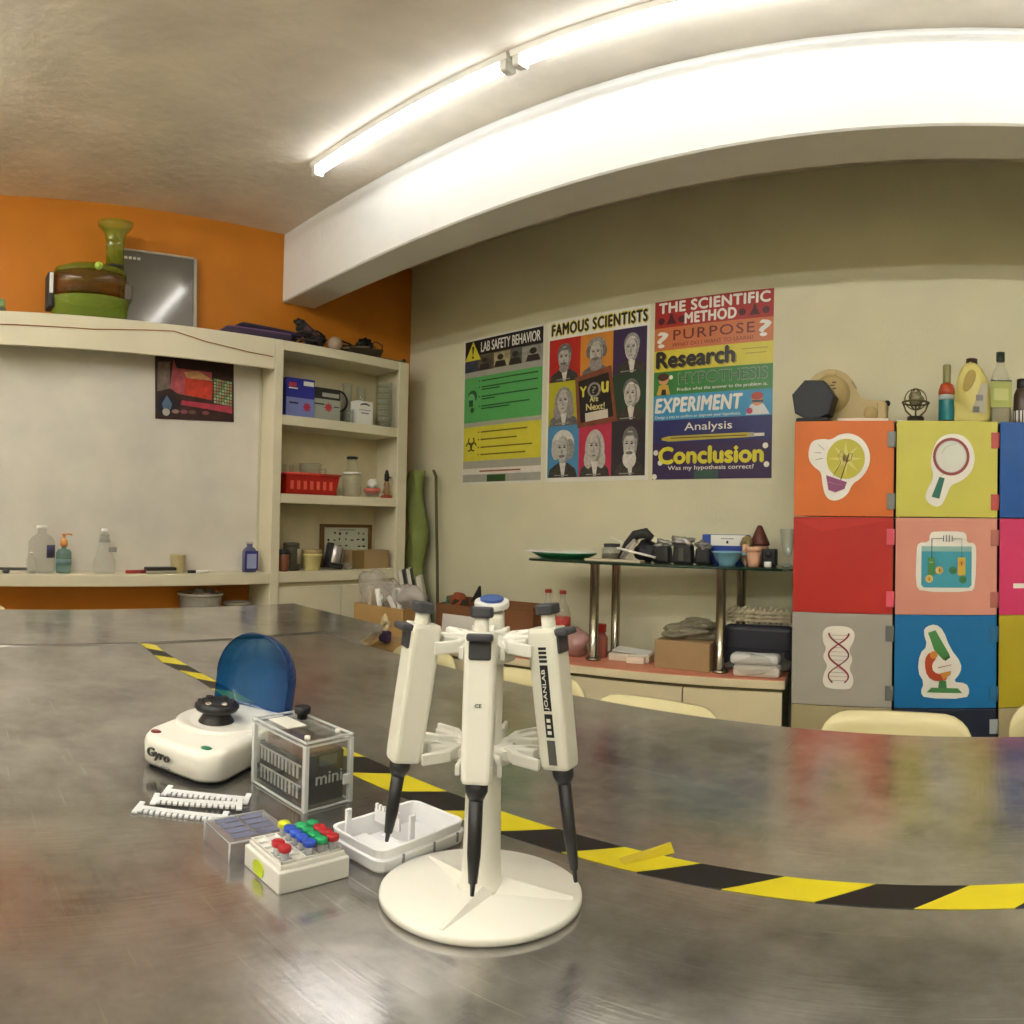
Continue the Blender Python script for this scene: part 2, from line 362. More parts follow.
# shelf cabinet
t = left('shelf_cabinet', 'tall cream shelf cabinet built in right of the whiteboard', 'cabinet', 0, 0, 0)
b = MB(); b.box(1.73, 1.785, 0, .275, 0, 2.344, M_unit, .004); b.obj('side_panel', t)
b = MB(); b.box(2.632, 2.71, 0, .02, 0, 2.344, M_unit, .003); b.box(2.655, 2.71, .02, .275, 0, 2.344, M_unit); b.obj('side_panel', t)
b = MB(); b.box(1.786, 2.654, .255, .272, 0, 2.344, mat('#d9cda8', .6)); b.obj('back_panel', t)
for z0, z1 in ((2.284, 2.344), (1.842, 1.90), (1.39, 1.445), (.932, .995)):
    b = MB(); b.box(1.786, 2.631, .002, .254, z0, z1, M_unit, .003); b.obj('shelf', t)
for a, c in ((1.79, 2.22), (2.226, 2.63)):
    b = MB(); b.box(a, c, .008, .028, .1, .905, M_unit, .003); dd = b.obj('door', t)
    b = MB(); b.ball(((2.19 if a < 2 else 2.255), -.008, .5), .014, M_steel2); b.obj('knob', dd)
b = MB(); b.box(1.786, 2.631, .03, .05, 0, .93, mat('#c9bd98', .6)); b.obj('carcass', t)
# items on the top
t = left('plastic_juicer', 'translucent lime green appliance with tall funnel on top of the cream unit', 'appliance', .69, 2.345, .13)
G1 = clear('#d0d84a', .89, .25, .1, .16); G2 = clear('#b4cc50', .88, .3, .06, .3)
b = MB(); b.lathe([(.19,.0),(.2,.01),(.215,.115),(.222,.13),(.215,.13),(.205,.115),(.19,.02)], G2, n=28, sy=.55); b.obj('bowl', t)
b = MB(); b.lathe([(.0,.115),(.09,.11),(.12,.155),(.10,.175),(0,.19)], mat('#2e2a14', .5), n=20, sy=.6, c=(-.02,0,0)); b.obj('blade_housing', t)
b = MB(); b.lathe([(.20,.14),(.2,.26),(.18,.30),(.12,.325),(0,.33),(0,.323),(.115,.318),(.17,.295),(.193,.26),(.193,.14)], clear('#e0b85a', .89, .2, .12, .08), n=28, sy=.55); b.obj('cover', t)
b = MB(); b.lathe([(.2,.28),(.19,.31),(.12,.337),(0,.345),(0,.34),(.12,.331),(.183,.305),(.194,.28)], G1, n=28, sy=.55)
b.lathe([(0,-.1),(.022,-.1),(.022,-.115),(0,-.118)], mat('#a8c850', .3), c=(.02,0,.30), axis='y', n=14); b.obj('lid', t)
b = MB(); b.lathe([(.05,.33),(.05,.5),(.06,.555),(.095,.60),(.1,.625),(.094,.625),(.055,.56),(.044,.5),(.044,.33)], G1, c=(.13,0,0), n=20, sy=.7); b.lathe([(.051,.335),(.054,.345),(.051,.352),(.051,.335)], M_dark, c=(.13,0,0), n=20, sy=.7); b.obj('funnel', t)
b = MB(); b.box(-.235, -.195, -.05, .05, .06, .27, M_dark, .012); b.box(-.225,-.205,-.056,-.05,.14,.26, M_white, .004); b.obj('latch', t)
b = MB(); b.box(.17, .225, -.05, .05, .13, .235, mat('#5a5348', .4), .015); b.obj('motor_block', t)
t = left('grey_panel', 'grey metal door panel leaning against the orange wall', 'panel', 1.09, 2.345, .215)
M_gp = mat('#807d77', .12, .55, var=.03)
b = MB(T(rx=-.05)); b.box(-.22, .222, 0, .022, 0, .505, M_gp, .004); b.obj('sheet', t)
b = MB(T(rx=-.05)); b.box(.222, .242, -.004, .024, 0, .515, mat('#a8a294', .4), .003); b.box(-.24, .222, -.004, .024, .505, .52, mat('#a8a294', .4), .003); b.obj('frame', t)
b = MB(T(rx=-.05)); [b.box(x, x+.018, -.0012, 0, .452, .47, mat('#c8c6be', .5), .002) for x in (-.19,-.165,-.14,-.115)]; b.obj('marking', t)
b = MB(T(rx=-.05)); b.tube([(-.235,-.006,.43),(-.255,-.006,.45),(-.255,-.006,.49),(-.232,-.006,.505),(-.21,-.006,.49)], .006, M_dark, 6); b.obj('hook', t)
b = MB(); b.box(-.05, .05, -.04, .04, 0, .05, mat('#5d6450', .6), .01); b.box(-.045, .045, -.035, .035, .05, .10, mat('#7f9a6a', .5), .012); solo(b, 'small_tin', 'small green and grey tin at the left end of the cream unit top', 'tin', (UX-.13, .195, 2.345), PI/2)
b = MB(); b.prism(rrect(-.2,.22,-.11,.11,.03), 0, .045, mat('#3d3044', .7), 'xy', .012); b.prism(rrect(-.195,.215,-.105,.105,.03), .03, .052, mat('#6d4c78', .7), 'xy', .008)
solo(b, 'laptop_sleeve', 'flat purple padded sleeve lying on the unit above the poster', 'sleeve', (UX-.13, 1.64, 2.345), PI/2-.04)
b = MB(T(ry=.03)); b.prism(rrect(-.19,.22,-.09,.09,.03), .0, .03, mat('#33283c', .7), 'xy', .012)
solo(b, 'laptop_sleeve', 'dark plum sleeve stacked on the purple padded sleeve', 'sleeve', (UX-.15, 1.73, 2.404), PI/2)
# dark clutter of cables and tools
t = left('camera_strap', 'black camera bag strap with purple lining standing in the cable clutter', 'strap', 2.03, 2.345, .12)
b = MB(T(.0, 0, .095, ry=.6)); b.prism(rrect(-.10,.10,-.032,.032,.02), -.03, .03, M_dark, 'xz', .008); b.box(-.07,.07,-.033,-.028,-.018,.018, mat('#6a4a58', .6), .004); b.obj('band', t)
b = MB(); b.lump((-.075,0,.165), (.035,.03,.03), M_black, 3); b.obj('buckle', t)
b = MB(); b.ball((0,0,.046), .046, mat('#b9a08c', .55), 20, 12); b.lathe([(.0445,0),(.047,.003),(.0445,.006)], mat('#8c7a68', .6), c=(0,0,.044), n=20, axis='y'); solo(b, 'ball', 'round beige ball resting among the black cables on the cabinet', 'ball', (UX-.05, 2.162, 2.345), PI/2)
rnd = random.Random(4)
for i, (x0, x1, lab) in enumerate(((1.94, 2.08, 'tangle of dark cable lying left of the beige ball'), (2.26, 2.5, 'tangle of dark cable heaped right of the beige ball'))):
    b = MB()
    for k in range(7):
        c = rnd.uniform(x0, x1); pts = []
        for q in range(14):
            a = q/13*2*PI*1.2+k
            pts.append((c+(x1-x0)*.4*math.cos(a)*rnd.uniform(.8,1.1), (.0 if i == 0 else .10)+.055*math.sin(a)*rnd.uniform(.7,1), .022+.012*k+.01*math.sin(a*2+k)))
        b.tube(pts, .0065, [M_black, M_dark, mat('#3a3326', .6)][k % 3], 5)
    solo(b, 'cable', lab, 'cable', (UX-.08, 0, 2.345), PI/2)
t = left('tool_tray', 'dark shallow tray of tools at the right end of the cabinet top', 'tray', 2.42, 2.345, .05)
b = MB(); b.prism([(-.15,0),(.09,0),(.12,.075),(-.14,.05)], 0, .08, mat('#3c3524', .6), 'xz', .006); b.obj('tray', t)
b = MB(); b.lump((.0,.04,.1), (.05,.03,.03), M_black, 8, .5); b.obj('grip', t)
b = MB(); b.tube([(-.19,.02,.035),(-.05,.02,.065),(.06,.02,.085)], .008, mat('#8c7c5c', .5), 6); b.obj('rod', t)
b = MB(); b.tube([(.02,.03,.085),(.07,.03,.125),(.13,.03,.11),(.12,.03,.06)], .004, M_dark, 6); b.obj('wire', t)
b = MB(); b.tube([(-.1,0,.008),(0,.01,.012),(.06,0,.01),(.12,.01,.02)], .007, mat('#6e5b2c', .5), 6); b.ball((.125,.01,.025), .016, M_black, 8, 6); solo(b, 'screwdriver', 'small dark screwdriver at the far right end of the cabinet top', 'screwdriver', (UX-.04, 2.58, 2.345), PI/2)
# poster on the whiteboard
t = left('poster', 'dark red printed poster taped to the whiteboard under the header', 'poster', 1.31, 2.02, .158, None)
Z = -.0012
b = MB(T(ry=-.03)); b.box(-.237, .237, -.002, 0, -.175, .19, mat('#3a2524', .35, var=.4, scale=12)); b.obj('sheet', t)
b = MB(T(ry=-.03))
b.prism([(-.22,.15),(-.15,.155),(-.15,.0),(-.225,-.02)], Z*2, Z*3, mat('#7c6a60', .4, var=.3, scale=30))
b.prism([(-.13,.17),(-.11,.12),(.1,.11),(.1,-.05),(-.1,-.03),(-.15,0)], Z*2, Z*3, mat('#b3545c', .4, var=.35, scale=25))
b.prism([(-.06,.065),(.105,.055),(.1,-.055),(-.07,-.03)], Z*3, Z*4, mat('#c8402e', .4, var=.25, scale=25))
b.prism([(-.08,-.065),(.225,-.085),(.225,-.125),(-.09,-.09)], Z*3, Z*4, mat('#b23c4e', .4, var=.2, scale=25))
b.prism([(-.07,.10),(.02,.11),(.11,.06),(-.05,.066)], Z*3, Z*4, mat('#c89a68', .4, var=.3, scale=30))
b.obj('print', t)
b = MB(T(ry=-.03))
for i in range(7):
    for j in range(8):
        b.box(.112+i*.0165, .125+i*.0165, Z*4, Z*3, -.07+j*.0185-i*.002, -.056+j*.0185-i*.002, mat(['#8fae86','#a8b886','#6f9a70','#b8805a'][(i*3+j*5+(j > 5)*3) % 4], .4))
b.obj('grid', t)
b = MB(T(ry=-.03)); b.prism(arc(-.17,-.1,.06,0,360,14)[:-1], Z*3, Z*4, mat('#20222c', .4)); b.prism([(-.2,-.09),(-.17,-.04),(-.14,-.09),(-.15,-.12),(-.19,-.12)], Z*4, Z*5, mat('#5a708c', .4)); b.prism(arc(-.175,-.135,.022,0,360,12)[:-1], Z*4, Z*5, mat('#c8c0b0', .4))
for i, x in enumerate((-.12,-.07,-.02,.06)): b.prism(arc(x,-.13,.022,0,360,10,.012)[:-1], Z*4, Z*5, mat(['#a08078','#8c4a5c','#6a5048','#8c4848'][i], .4))
b.obj('figure_print', t)
# things on the whiteboard ledge
LZ = .992
def bottle(name, lab, y, h, r, mbody, d=.09, capm=None, sx=1, neck=.3, grp=None, shoulder=.65, pos=None, rz=0, liquid=None, nr=.32, z=LZ, label=None, caph=.06):
    loc = pos or (UX-d, y, z)
    t = thing(name, lab, 'bottle', loc, PI/2+rz if pos is None else rz, grp)
    b = MB(); p = [(r*.9,0),(r,.01*1),(r,h*shoulder*.55),(r*.97,h*shoulder),(r*.75,h*(shoulder+.1)),(r*nr,h*(1-neck*.55)),(r*nr,h*(1-caph))]
    b.lathe(p, mbody, n=20, sy=sx); b.obj('bottle_body', t)
    if liquid:
        b = MB(); b.lathe([(r*.87,.004),(r*.93,.014),(r*.93,h*liquid[1]),(0,h*liquid[1])], liquid[0], n=18, sy=sx); b.obj('liquid', t)
    if capm:
        b = MB(); b.lathe([(r*nr*1.2,h*(1-caph)),(r*nr*1.25,h*(1-caph)+.002),(r*nr*1.25,h-.002),(r*nr*1.1,h)], capm, n=16); b.obj('cap', t)
    if label:
        m, za, zb, a0, a1 = label
        b = MB(); b.lathe([(r*1.008,h*za),(r*1.012,h*za),(r*1.012,h*zb),(r*1.008,h*zb)], m, n=14, sy=sx, a0=math.radians(a0), a1=math.radians(a1)); b.obj('paper_label', t)
    return t
M_clearb = clear('#e9ebe4', .97, .4, .08, .07)
bottle('water_bottle', 'large clear bottle with a small purple label on the ledge', .46, .245, .072, M_clearb, capm=M_white, sx=.7, label=(mat('#4a4668', .5), .33, .6, -75, -25))
bottle('small_bottle', 'tiny clear bottle left of the large clear bottle on the ledge', .40, .11, .026, M_clearb, d=.04, capm=M_white)
t = bottle('pump_bottle', 'blue green soap bottle with an orange pump on the ledge', .575, .15, .042, clear('#9cc0b8', .88, .3, .1, .3), sx=.75, shoulder=.72, d=.08, label=(mat('#6d8a8c', .5), .3, .5, -170, -10))
MO = mat('#d08a48', .5)
b = MB(); b.lathe([(.018,.14),(.021,.145),(.019,.172),(.008,.176),(.008,.195),(.012,.198),(.012,.206),(0,.207)], MO, n=14); b.tube([(0,0,.202),(.035,0,.204),(.042,0,.198)], .005, MO, 6); b.obj('pump', t)
t = bottle('spray_bottle', 'clear conical bottle with a white cap alone on the ledge', .795, .235, .06, clear('#e8eae4', .97, .4, .08, .07), capm=M_white, shoulder=.3, sx=.7, d=.09, nr=.25)
b = MB(); b.lathe([(.03,.165),(.022,.185),(.018,.205),(.024,.205),(.033,.165)], M_plas, n=14); b.obj('collar', t)
b = MB(); b.box(.01, .055, -.047, -.043, .115, .14, mat('#8c8a84', .5), .004); b.obj('paper_label', t)
b = MB(); b.tube([(-.05,0,.01),(.03,0,.01)], .009, mat('#a83430', .4), 8); b.tube([(.03,0,.01),(.06,0,.01)], .010, mat('#7c2424', .4), 8); solo(b, 'marker_pen', 'red marker pen lying left of the board eraser', 'pen', (UX-.06, .955, LZ), PI/2)
t = left('board_eraser', 'black felt board eraser on the whiteboard ledge', 'eraser', 1.10, LZ, .07)
b = MB(); b.box(-.085,.085,-.03,.03,0,.016, mat('#9c9684', .8), .003); b.obj('felt', t)
b = MB(); b.box(-.085,.085,-.03,.03,.016,.034, mat('#2a2622', .5), .006); b.obj('grip', t)
b = MB(); b.lathe([(.034,0),(.036,.004),(.042,.095),(.044,.10),(.041,.10),(.034,.008),(0,.008)], mat('#cdbd8e', .6), n=18); solo(b, 'paper_cup', 'pale beige cup standing right of the board eraser', 'cup', (UX-.10, 1.21, LZ), PI/2)
b = MB(); b.tube([(-.045,0,.008),(.0,0,.008)], .008, M_dark, 8); b.tube([(0,0,.008),(.075,0,.008)], .008, M_white, 8); solo(b, 'marker_pen', 'white marker pen with a dark cap right of the beige cup', 'pen', (UX-.06, 1.30, LZ), PI/2)
t = bottle('alcohol_bottle', 'blue labelled bottle with clear neck at the right end of the ledge', 1.635, .172, .045, clear('#8c90b8', .7, .3, .1, .4), capm=clear('#d8dcd8', .9), sx=.6, shoulder=.68, d=.08, nr=.4)
b = MB(); b.box(-.042,.042,-.030,-.027,.012,.122, mat('#33347c', .45), .004); b.box(-.03,.03,-.032,-.030,.022,.105, mat('#9aa0c8', .5), .004); b.obj('paper_label', t)
b = MB(); b.box(-.2,.13,-.02,.02,0,.012, mat('#4c4c4a', .5), .004); b.ball((.02,-.03,-.004), (.02,.012,.012), mat('#4c4c4a', .5), 8, 6); solo(b, 'ruler_bar', 'dark flat bar lying at the left end of the ledge', 'bar', (UX-.04, .25, LZ+.017), PI/2)
# tubs on the lower shelf
for lab, y, r, h, dd in (('clear round plastic tub under the whiteboard ledge', 1.36, .13, .215, .13), ('low clear plastic tub right of the round tub under the ledge', 1.60, .08, .15, .16)):
    t = left('plastic_tub', lab, 'tub', y, .661, dd)
    b = MB(); b.lathe([(r*.8,0),(r*.82,.004),(r*.98,h-.015),(r*.95,h-.015),(r*.78,.008),(0,.008)], clear('#d8d2c2', .9, .3, .15, .3), n=24, sy=.85); b.obj('tub_body', t)
    b = MB(); b.lathe([(r*.95,h-.015),(r*1.04,h-.012),(r*1.04,h),(r*.95,h),(r*.95,h-.015)], clear('#d8d2c2', .9, .3, .15, .5), n=24, sy=.85); b.obj('rim', t)
b = MB(); b.lump((0,0,.03), (.06,.05,.04), clear('#d8d2c4', .85, .3, .15, .4), 5, .5); solo(b, 'plastic_bag', 'crumpled clear bag lying inside the round tub under the ledge', 'bag', (UX-.13, 1.38, .83), PI/2)
# cabinet, upper shelf
t = left('medicine_box', 'tall blue carton with a red leaf mark on the upper cabinet shelf', 'box', 1.935, 1.901, .06)
b = MB(); b.box(-.098,.098,0,.13,0,.24, mat('#2a2f96', .45), .002); b.box(-.096,.096,-.0015,.0,.005,.12, mat('#7d86c4', .45)); b.box(-.0985,-.0985+.197,-.001,.13,0,.006, mat('#5a2c48', .5)); b.obj('carton', t)
RED = mat('#c23a4e', .5)
def leaf(b, cx, cz, r, m, y):
    pts = []
    for k in range(16):
        a = PI/2+2*PI*k/16; q = r*(1 if k % 2 == 0 else .55); pts.append((cx+q*math.cos(a), cz+q*math.sin(a)))
    b.prism(pts, y, y+.001, m)
b = MB(); leaf(b, .045, .068, .032, RED, -.003); b.box(-.08,-.03,-.003,-.0015,.185,.21, RED); b.box(.02,.09,-.003,-.0005,.198,.225, M_white); b.box(-.08,-.02,-.003,-.0005,.172,.18, M_white); b.box(-.075,-.015,-.003,-.0015,.082,.092, M_dark); b.obj('print', t)
t = left('medicine_box', 'silver and black carton with a red leaf mark beside the blue carton', 'box', 2.128, 1.901, .07)
b = MB(); b.box(-.093,.097,0,.12,0,.205, mat('#2b2a26', .5), .002); b.box(-.093,.096,-.0015,0,.01,.135, mat('#a4a89c', .4)); b.obj('carton', t)
b = MB(); leaf(b, .01, .085, .033, RED, -.003); b.box(-.035,.085,-.003,-.0005,.15,.175, mat('#a8a69a', .5)); b.box(-.09,-.02,-.003,-.0015,.098,.106, M_dark); b.box(.05,.085,-.003,-.0015,.09,.096, M_dark); b.obj('print', t)
t = left('round_disc', 'round pale disc with a black rim behind the silver carton', 'disc', 2.245, 1.901, .13)
b = MB(); b.lathe([(.062,-.012),(.07,-.012),(.07,.012),(.062,.012),(.062,-.012)], M_black, c=(0,0,.145), n=26, axis='y'); b.box(-.015,.02,-.012,.012,0,.085, M_black, .004); b.obj('rim', t)
b = MB(); b.lathe([(0,-.004),(.062,-.004),(.062,.004),(0,.004)], mat('#b9b6a2', .35), c=(0,0,.145), n=26, axis='y'); b.obj('plate', t)
b = MB(); b.lathe([(.026,0),(.028,.08),(.026,.085),(.022,.08),(.022,.004),(0,.004)], M_glass, n=16); solo(b, 'glass_jar', 'small glass jar left of the white carton on the upper shelf', 'jar', (UX-.05, 2.285, 1.901), PI/2)
t = left('white_box', 'white carton with a curved black mark on the upper cabinet shelf', 'box', 2.385, 1.901, .03)
b = MB(); b.box(-.062,.062,0,.07,0,.15, M_white, .002); b.obj('carton', t)
b = MB(); b.prism(arc(0,.118,.038,10,170,8,.018)+arc(0,.118,.03,170,10,8,.008), -.002, -.0005, M_dark); b.box(-.045,.045,-.0015,-.0003,.09,.094, M_grey); b.box(-.028,.028,-.0015,-.0003,.068,.076, M_grey); b.obj('print', t)
for y, r, h, d, lab in ((2.33, .035, .33, .15, 'tall glass cylinder standing behind the left edge of the white carton'), (2.445, .035, .33, .16, 'tall glass cylinder standing behind the right edge of the white carton')):
    b = MB(); b.lathe([(r,0),(r,.01),(r*.9,.015),(r*.9,h*.8),(r*.95,h*.82),(r*.82,h*.8),(r*.82,.02),(0,.02)], M_glass, n=18); solo(b, 'glass_cylinder', lab, 'glassware', (UX-d, y, 1.901), PI/2, 'glass cylinders on the upper shelf')
for k in range(8):
    b = MB(); b.lathe([(.05,0),(.054,.004),(.054,.036),(.05,.038),(.05,.007),(0,.006)], M_glass, n=20)
    solo(b, 'glass_dish', ('lowest', 'second from the bottom', 'third from the bottom', 'fourth from the bottom', 'fourth from the top', 'third from the top', 'second from the top', 'topmost')[k] + ' clear glass dish in the stack on the upper cabinet shelf', 'dish', (UX-.08, 2.57, 1.901+k*.0385), PI/2, 'stacked glass dishes')
# cabinet, middle shelf
t = left('red_basket', 'red plastic basket on the middle cabinet shelf', 'basket', 2.02, 1.446, .04)
MR = clear('#c8281c', .75, .15, .3, .75)
b = MB()
b.box(-.165,.165,0,.19,0,.006, MR); b.prism([(-.165,0),(.165,0),(.195,.12),(-.18,.12)], 0, .006, MR); b.prism([(-.165,0),(.165,0),(.195,.12),(-.18,.12)], .185, .191, MR)
b.box(-.172,-.165,.006,.185,0,.12, MR); b.box(.172,.178,.006,.185,0,.12, MR)
b.obj('basket_body', t)
b = MB(); b.tube([(-.185,-.004,.122),(.2,-.004,.122),(.2,.195,.122),(-.185,.195,.122)], .007, mat('#d8402e', .4), 6, True)
for i in range(7): b.box(-.15+i*.045,-.13+i*.045,-.004,0,.03,.08, mat('#e0604c', .5))
b.obj('rim', t)
b = MB(); b.lathe([(.05,0),(.06,.01),(.07,.18),(.074,.185),(.066,.18),(.055,.014),(0,.012)], M_glass, n=20); b.tube([(.07,0,.15),(.11,0,.16),(.115,0,.09),(.065,0,.06)], .007, M_glass, 6); solo(b, 'glass_jug', 'clear jug with a handle standing inside the red basket', 'jug', (UX-.135, 2.06, 1.4535), PI/2)
for i in range(2):
    b = MB(); b.lathe([(.012,0),(.012,.15),(.015,.152),(.015,.168),(.011,.17)], M_glass, n=10); solo(b, 'glass_vial', ('thin clear vial in the red basket nearest the cabinet side', 'thin clear vial in the red basket between the other vial and the jug')[i], 'vial', (UX-.13, 1.875+i*.05, 1.454), PI/2, 'vials in the red basket')
t = bottle('reagent_jar', 'clear jar with a white neck and black cap on the middle shelf', 2.325, .25, .058, M_clearb, capm=M_black, z=1.446, d=.07, shoulder=.5, nr=.5, neck=.5, label=(M_white, .55, .6, 0, 360))
t = left('flask_stand', 'small flask holding cotton in a red ring on the middle shelf', 'flask', 2.485, 1.446, .07)
b = MB(); b.lathe([(.025,0),(.045,.012),(.05,.05),(.03,.075),(.018,.11),(.015,.11),(.026,.074),(.045,.05),(.04,.015),(0,.008)], M_glass, n=18); b.obj('flask_body', t)
b = MB(); b.lathe([(.03,.02),(.052,.04),(.055,.058),(.05,.058),(.046,.042),(.03,.024)], mat('#c8685a', .5), n=18); b.obj('ring', t)
b = MB(); b.lump((0,-.005,.085), (.035,.03,.03), M_white, 2, .3); b.obj('cotton', t)
t = left('burner', 'small dropper bottle with black top and red base on the middle shelf', 'bottle', 2.585, 1.446, .05)
b = MB(); b.lathe([(.036,0),(.038,.012),(.028,.02),(0,.02)], mat('#a83c2a', .4), n=18); b.obj('base', t)
b = MB(); b.lathe([(.015,.018),(.02,.03),(.02,.09),(.012,.11)], clear('#d8b890', .8, .3, .1, .3), n=14); b.tube([(-.03,0,.03),(-.012,0,.1)], .003, mat('#a89070', .5), 6); b.obj('vial', t)
b = MB(); b.lathe([(.011,.108),(.016,.115),(.016,.15),(.008,.18),(0,.182)], M_black, n=12); b.tube([(0,0,.14),(.035,0,.132)], .005, M_black, 6); b.obj('dropper', t)
# cabinet, lower shelf
SZ = .996
bottle('brown_bottle', 'short brown bottle with black cap at left of the lower shelf', 1.835, .125, .034, mat('#7c4a34', .3), z=SZ, d=.04, capm=M_black, shoulder=.8, nr=.9, caph=.2)
t = left('glass_jar', 'glass storage jar with dark lid behind the brown bottle', 'jar', 1.91, SZ, .08)
b = MB(); b.lathe([(.05,0),(.052,.01),(.052,.13),(.045,.145),(.042,.145),(.047,.13),(.047,.012),(0,.01)], clear('#8c8470', .6, .3, .08, .3), n=20); b.obj('jar_body', t)
b = MB(); b.lathe([(.046,.143),(.05,.15),(.045,.165),(0,.168)], mat('#4c4636', .5), n=20); b.obj('lid', t)
b = MB(); b.lathe([(.0528,.04),(.0535,.04),(.0535,.13),(.0528,.13)], mat('#b0a88c', .5), n=8, a0=math.radians(-80), a1=math.radians(-40)); b.obj('paper_label', t)
t = left('cream_pot', 'cream plastic pot with a beige band on the lower shelf', 'pot', 2.045, SZ, .07)
b = MB(); b.lathe([(.045,0),(.048,.004),(.06,.085),(.064,.088),(.064,.1),(.058,.1),(.045,.008),(0,.008)], mat('#d8cc8c', .5), n=22); b.obj('pot_body', t)
b = MB(); b.lathe([(.058,.1),(.062,.1),(.062,.122),(.055,.124),(0,.124)], mat('#a8966c', .6), n=22); b.obj('lid', t)
t = left('metal_flask', 'silver cylinder in a black holder tilted on the lower shelf', 'flask', 2.19, SZ, .06)
b = MB(T(.0,0,.01, ry=.2)); b.lathe([(.036,.03),(.038,.035),(.038,.135),(.034,.14),(0,.14)], mat('#b8b4b0', .3, .6), n=20); b.obj('cylinder', t)
b = MB(T(.0,0,.01, ry=.2)); b.box(-.05,-.03,-.02,.04,-.005,.15, M_dark, .006); b.box(-.05,.05,-.035,.04,0,.03, M_dark, .008); b.box(.036,.046,-.01,.04,.02,.13, M_dark, .004); b.obj('holder', t)
t = left('insect_frame', 'wooden frame of mounted dark insects at the back of the lower shelf', 'frame', 2.40, SZ, .225)
MF = mat('#6b4a22', .5)
b = MB()
for q in ((-.2,.2,.255,.275),(-.2,.2,0,.02),(-.2,-.175,0.02,.255),(.175,.2,0.02,.255)): b.box(q[0],q[1],-.012,.012,q[2],q[3], MF, .003)
b.obj('frame', t)
b = MB(); b.box(-.176,.176,.0,.008,.019,.256, mat('#c2c6b0', .5)); b.box(-.06,.07,-.001,0,.235,.243, M_grey); b.obj('backing', t)
rnd = random.Random(2)
for r in range(5):
    for k in range(7):
        if rnd.random() < .8: b = MB(); b.ball((-.145+k*.048+rnd.uniform(-.008,.008), -.002, .05+r*.042+rnd.uniform(-.004,.004)), (rnd.uniform(.006,.015), .004, rnd.uniform(.005,.010)), mat(['#2b261c','#4c4430','#3a3020'][k % 3], .6), 8, 6); b.obj('insect', t)
b = MB(); b.box(-.15,.14,0,.1,0,.115, M_carton, .002); b.box(-.151,-.06,-.001,0,.002,.113, mat('#7c6434', .8)); solo(b, 'small_carton', 'closed brown carton in front of the insect frame', 'box', (UX-.045, 2.475, SZ), PI/2)
b = MB(); b.lump((0,0,.02), (.04,.03,.022), M_plas, 9, .5, flatz=.0); solo(b, 'plastic_scrap', 'crumpled clear scrap between the silver cylinder and brown carton', 'scrap', (UX-.035, 2.285, SZ), PI/2)
# ---------------------------------------------------------------- posters on the back wall
PY_ = YB-.0006
def flat(h, var=.05): return mat(h, .32, var=var, scale=20)
def poster(label, x0, x1, z0, z1):
    t = thing('poster', label, 'poster', (x0, PY_, z0)); t2 = (x1-x0, z1-z0); return t, t2
class Pg:
    """page in fractions: u to the right, v down from the top; k is the print layer"""
    def __init__(s, W, H): s.W, s.H = W, H; s.b = MB()
    def y(s, k): return -.001-.0006*k
    def rect(s, u0, u1, v0, v1, m, k=1):
        s.b.box(u0*s.W, u1*s.W, s.y(k), s.y(k)+.0005, (1-v1)*s.H, (1-v0)*s.H, m); return s
    def poly(s, pts, m, k=1):
        s.b.prism([(u*s.W, (1-v)*s.H) for u, v in pts], s.y(k), s.y(k)+.0005, m); return s
    def ell(s, u, v, ru, rv, m, k=1, a0=0, a1=360):
        n = 18; p = arc(u, v, ru, a0, a1, n, rv); return s.poly(p[:-1] if a1-a0 == 360 else p, m, k)
    def text(s, tx, u0, u1, v0, v1, m, k=2, **kw):
        s.b.text(tx, u0*s.W, u1*s.W, (1-v1)*s.H, (1-v0)*s.H, s.y(k), m, .0005, **kw); return s
    def done(s, name, t):
        o = s.b.obj(name, t); s.b = MB(); return o
BK = flat('#1d1a18'); WH = flat('#e6e3d8', .02)
# --- lab safety
t, (W, H) = poster('lab safety poster with green and yellow panels, leftmost on the back wall', -2.994, -2.331, 1.543, 2.496)
p = Pg(W, H)
p.rect(0, 1, 0, 1, flat('#d9d6c9', .02), 0); p.rect(.02, .98, .015, .985, flat('#a3a195'), 1); p.done('sheet', t)
p.rect(.02, .98, .015, .125, BK, 2); p.text('LAB SAFETY BEHAVIOR', .23, .95, .035, .105, WH, 3, bold=.012); p.done('title_band', t)
Yl = flat('#cfc53c')
p.poly([(.125, .02), (.02, .155), (.23, .155)], Yl, 4); p.poly([(.125,.05),(.112,.06),(.12,.115),(.13,.115),(.138,.06)], BK, 5); p.ell(.125,.132,.013,.009, BK, 5); p.done('warning_sign', t)
p.rect(.02, .98, .125, .235, flat('#6c685c', .3), 2)
for u0, u1, h in ((.02,.19,'#3a3f4c'),(.19,.40,'#57503f'),(.40,.60,'#a59a74'),(.60,.74,'#55594e'),(.74,.98,'#98968a')): p.rect(u0, u1, .13, .235, flat(h, .4), 3)
for u, s in ((.28,1),(.48,1.1),(.66,1.1),(.87,1.2)): p.ell(u, .165, .035*s, .018*s, flat('#2d2a26'), 4); p.poly([(u-.07*s,.232),(u-.05*s,.19),(u+.05*s,.19),(u+.07*s,.232)], flat('#302d2a'), 4)
p.done('photo_strip', t)
p.rect(.02, .98, .275, .585, flat('#58a65c'), 2)
GD = flat('#1f4f2c')
p.ell(.13,.405,.06,.042, GD, 3); p.ell(.115,.43,.05,.045, flat('#6bb070'), 4); p.poly([(.08,.43),(.14,.43),(.14,.475),(.09,.475)], GD, 5); p.ell(.13,.50,.025,.018, GD, 3)
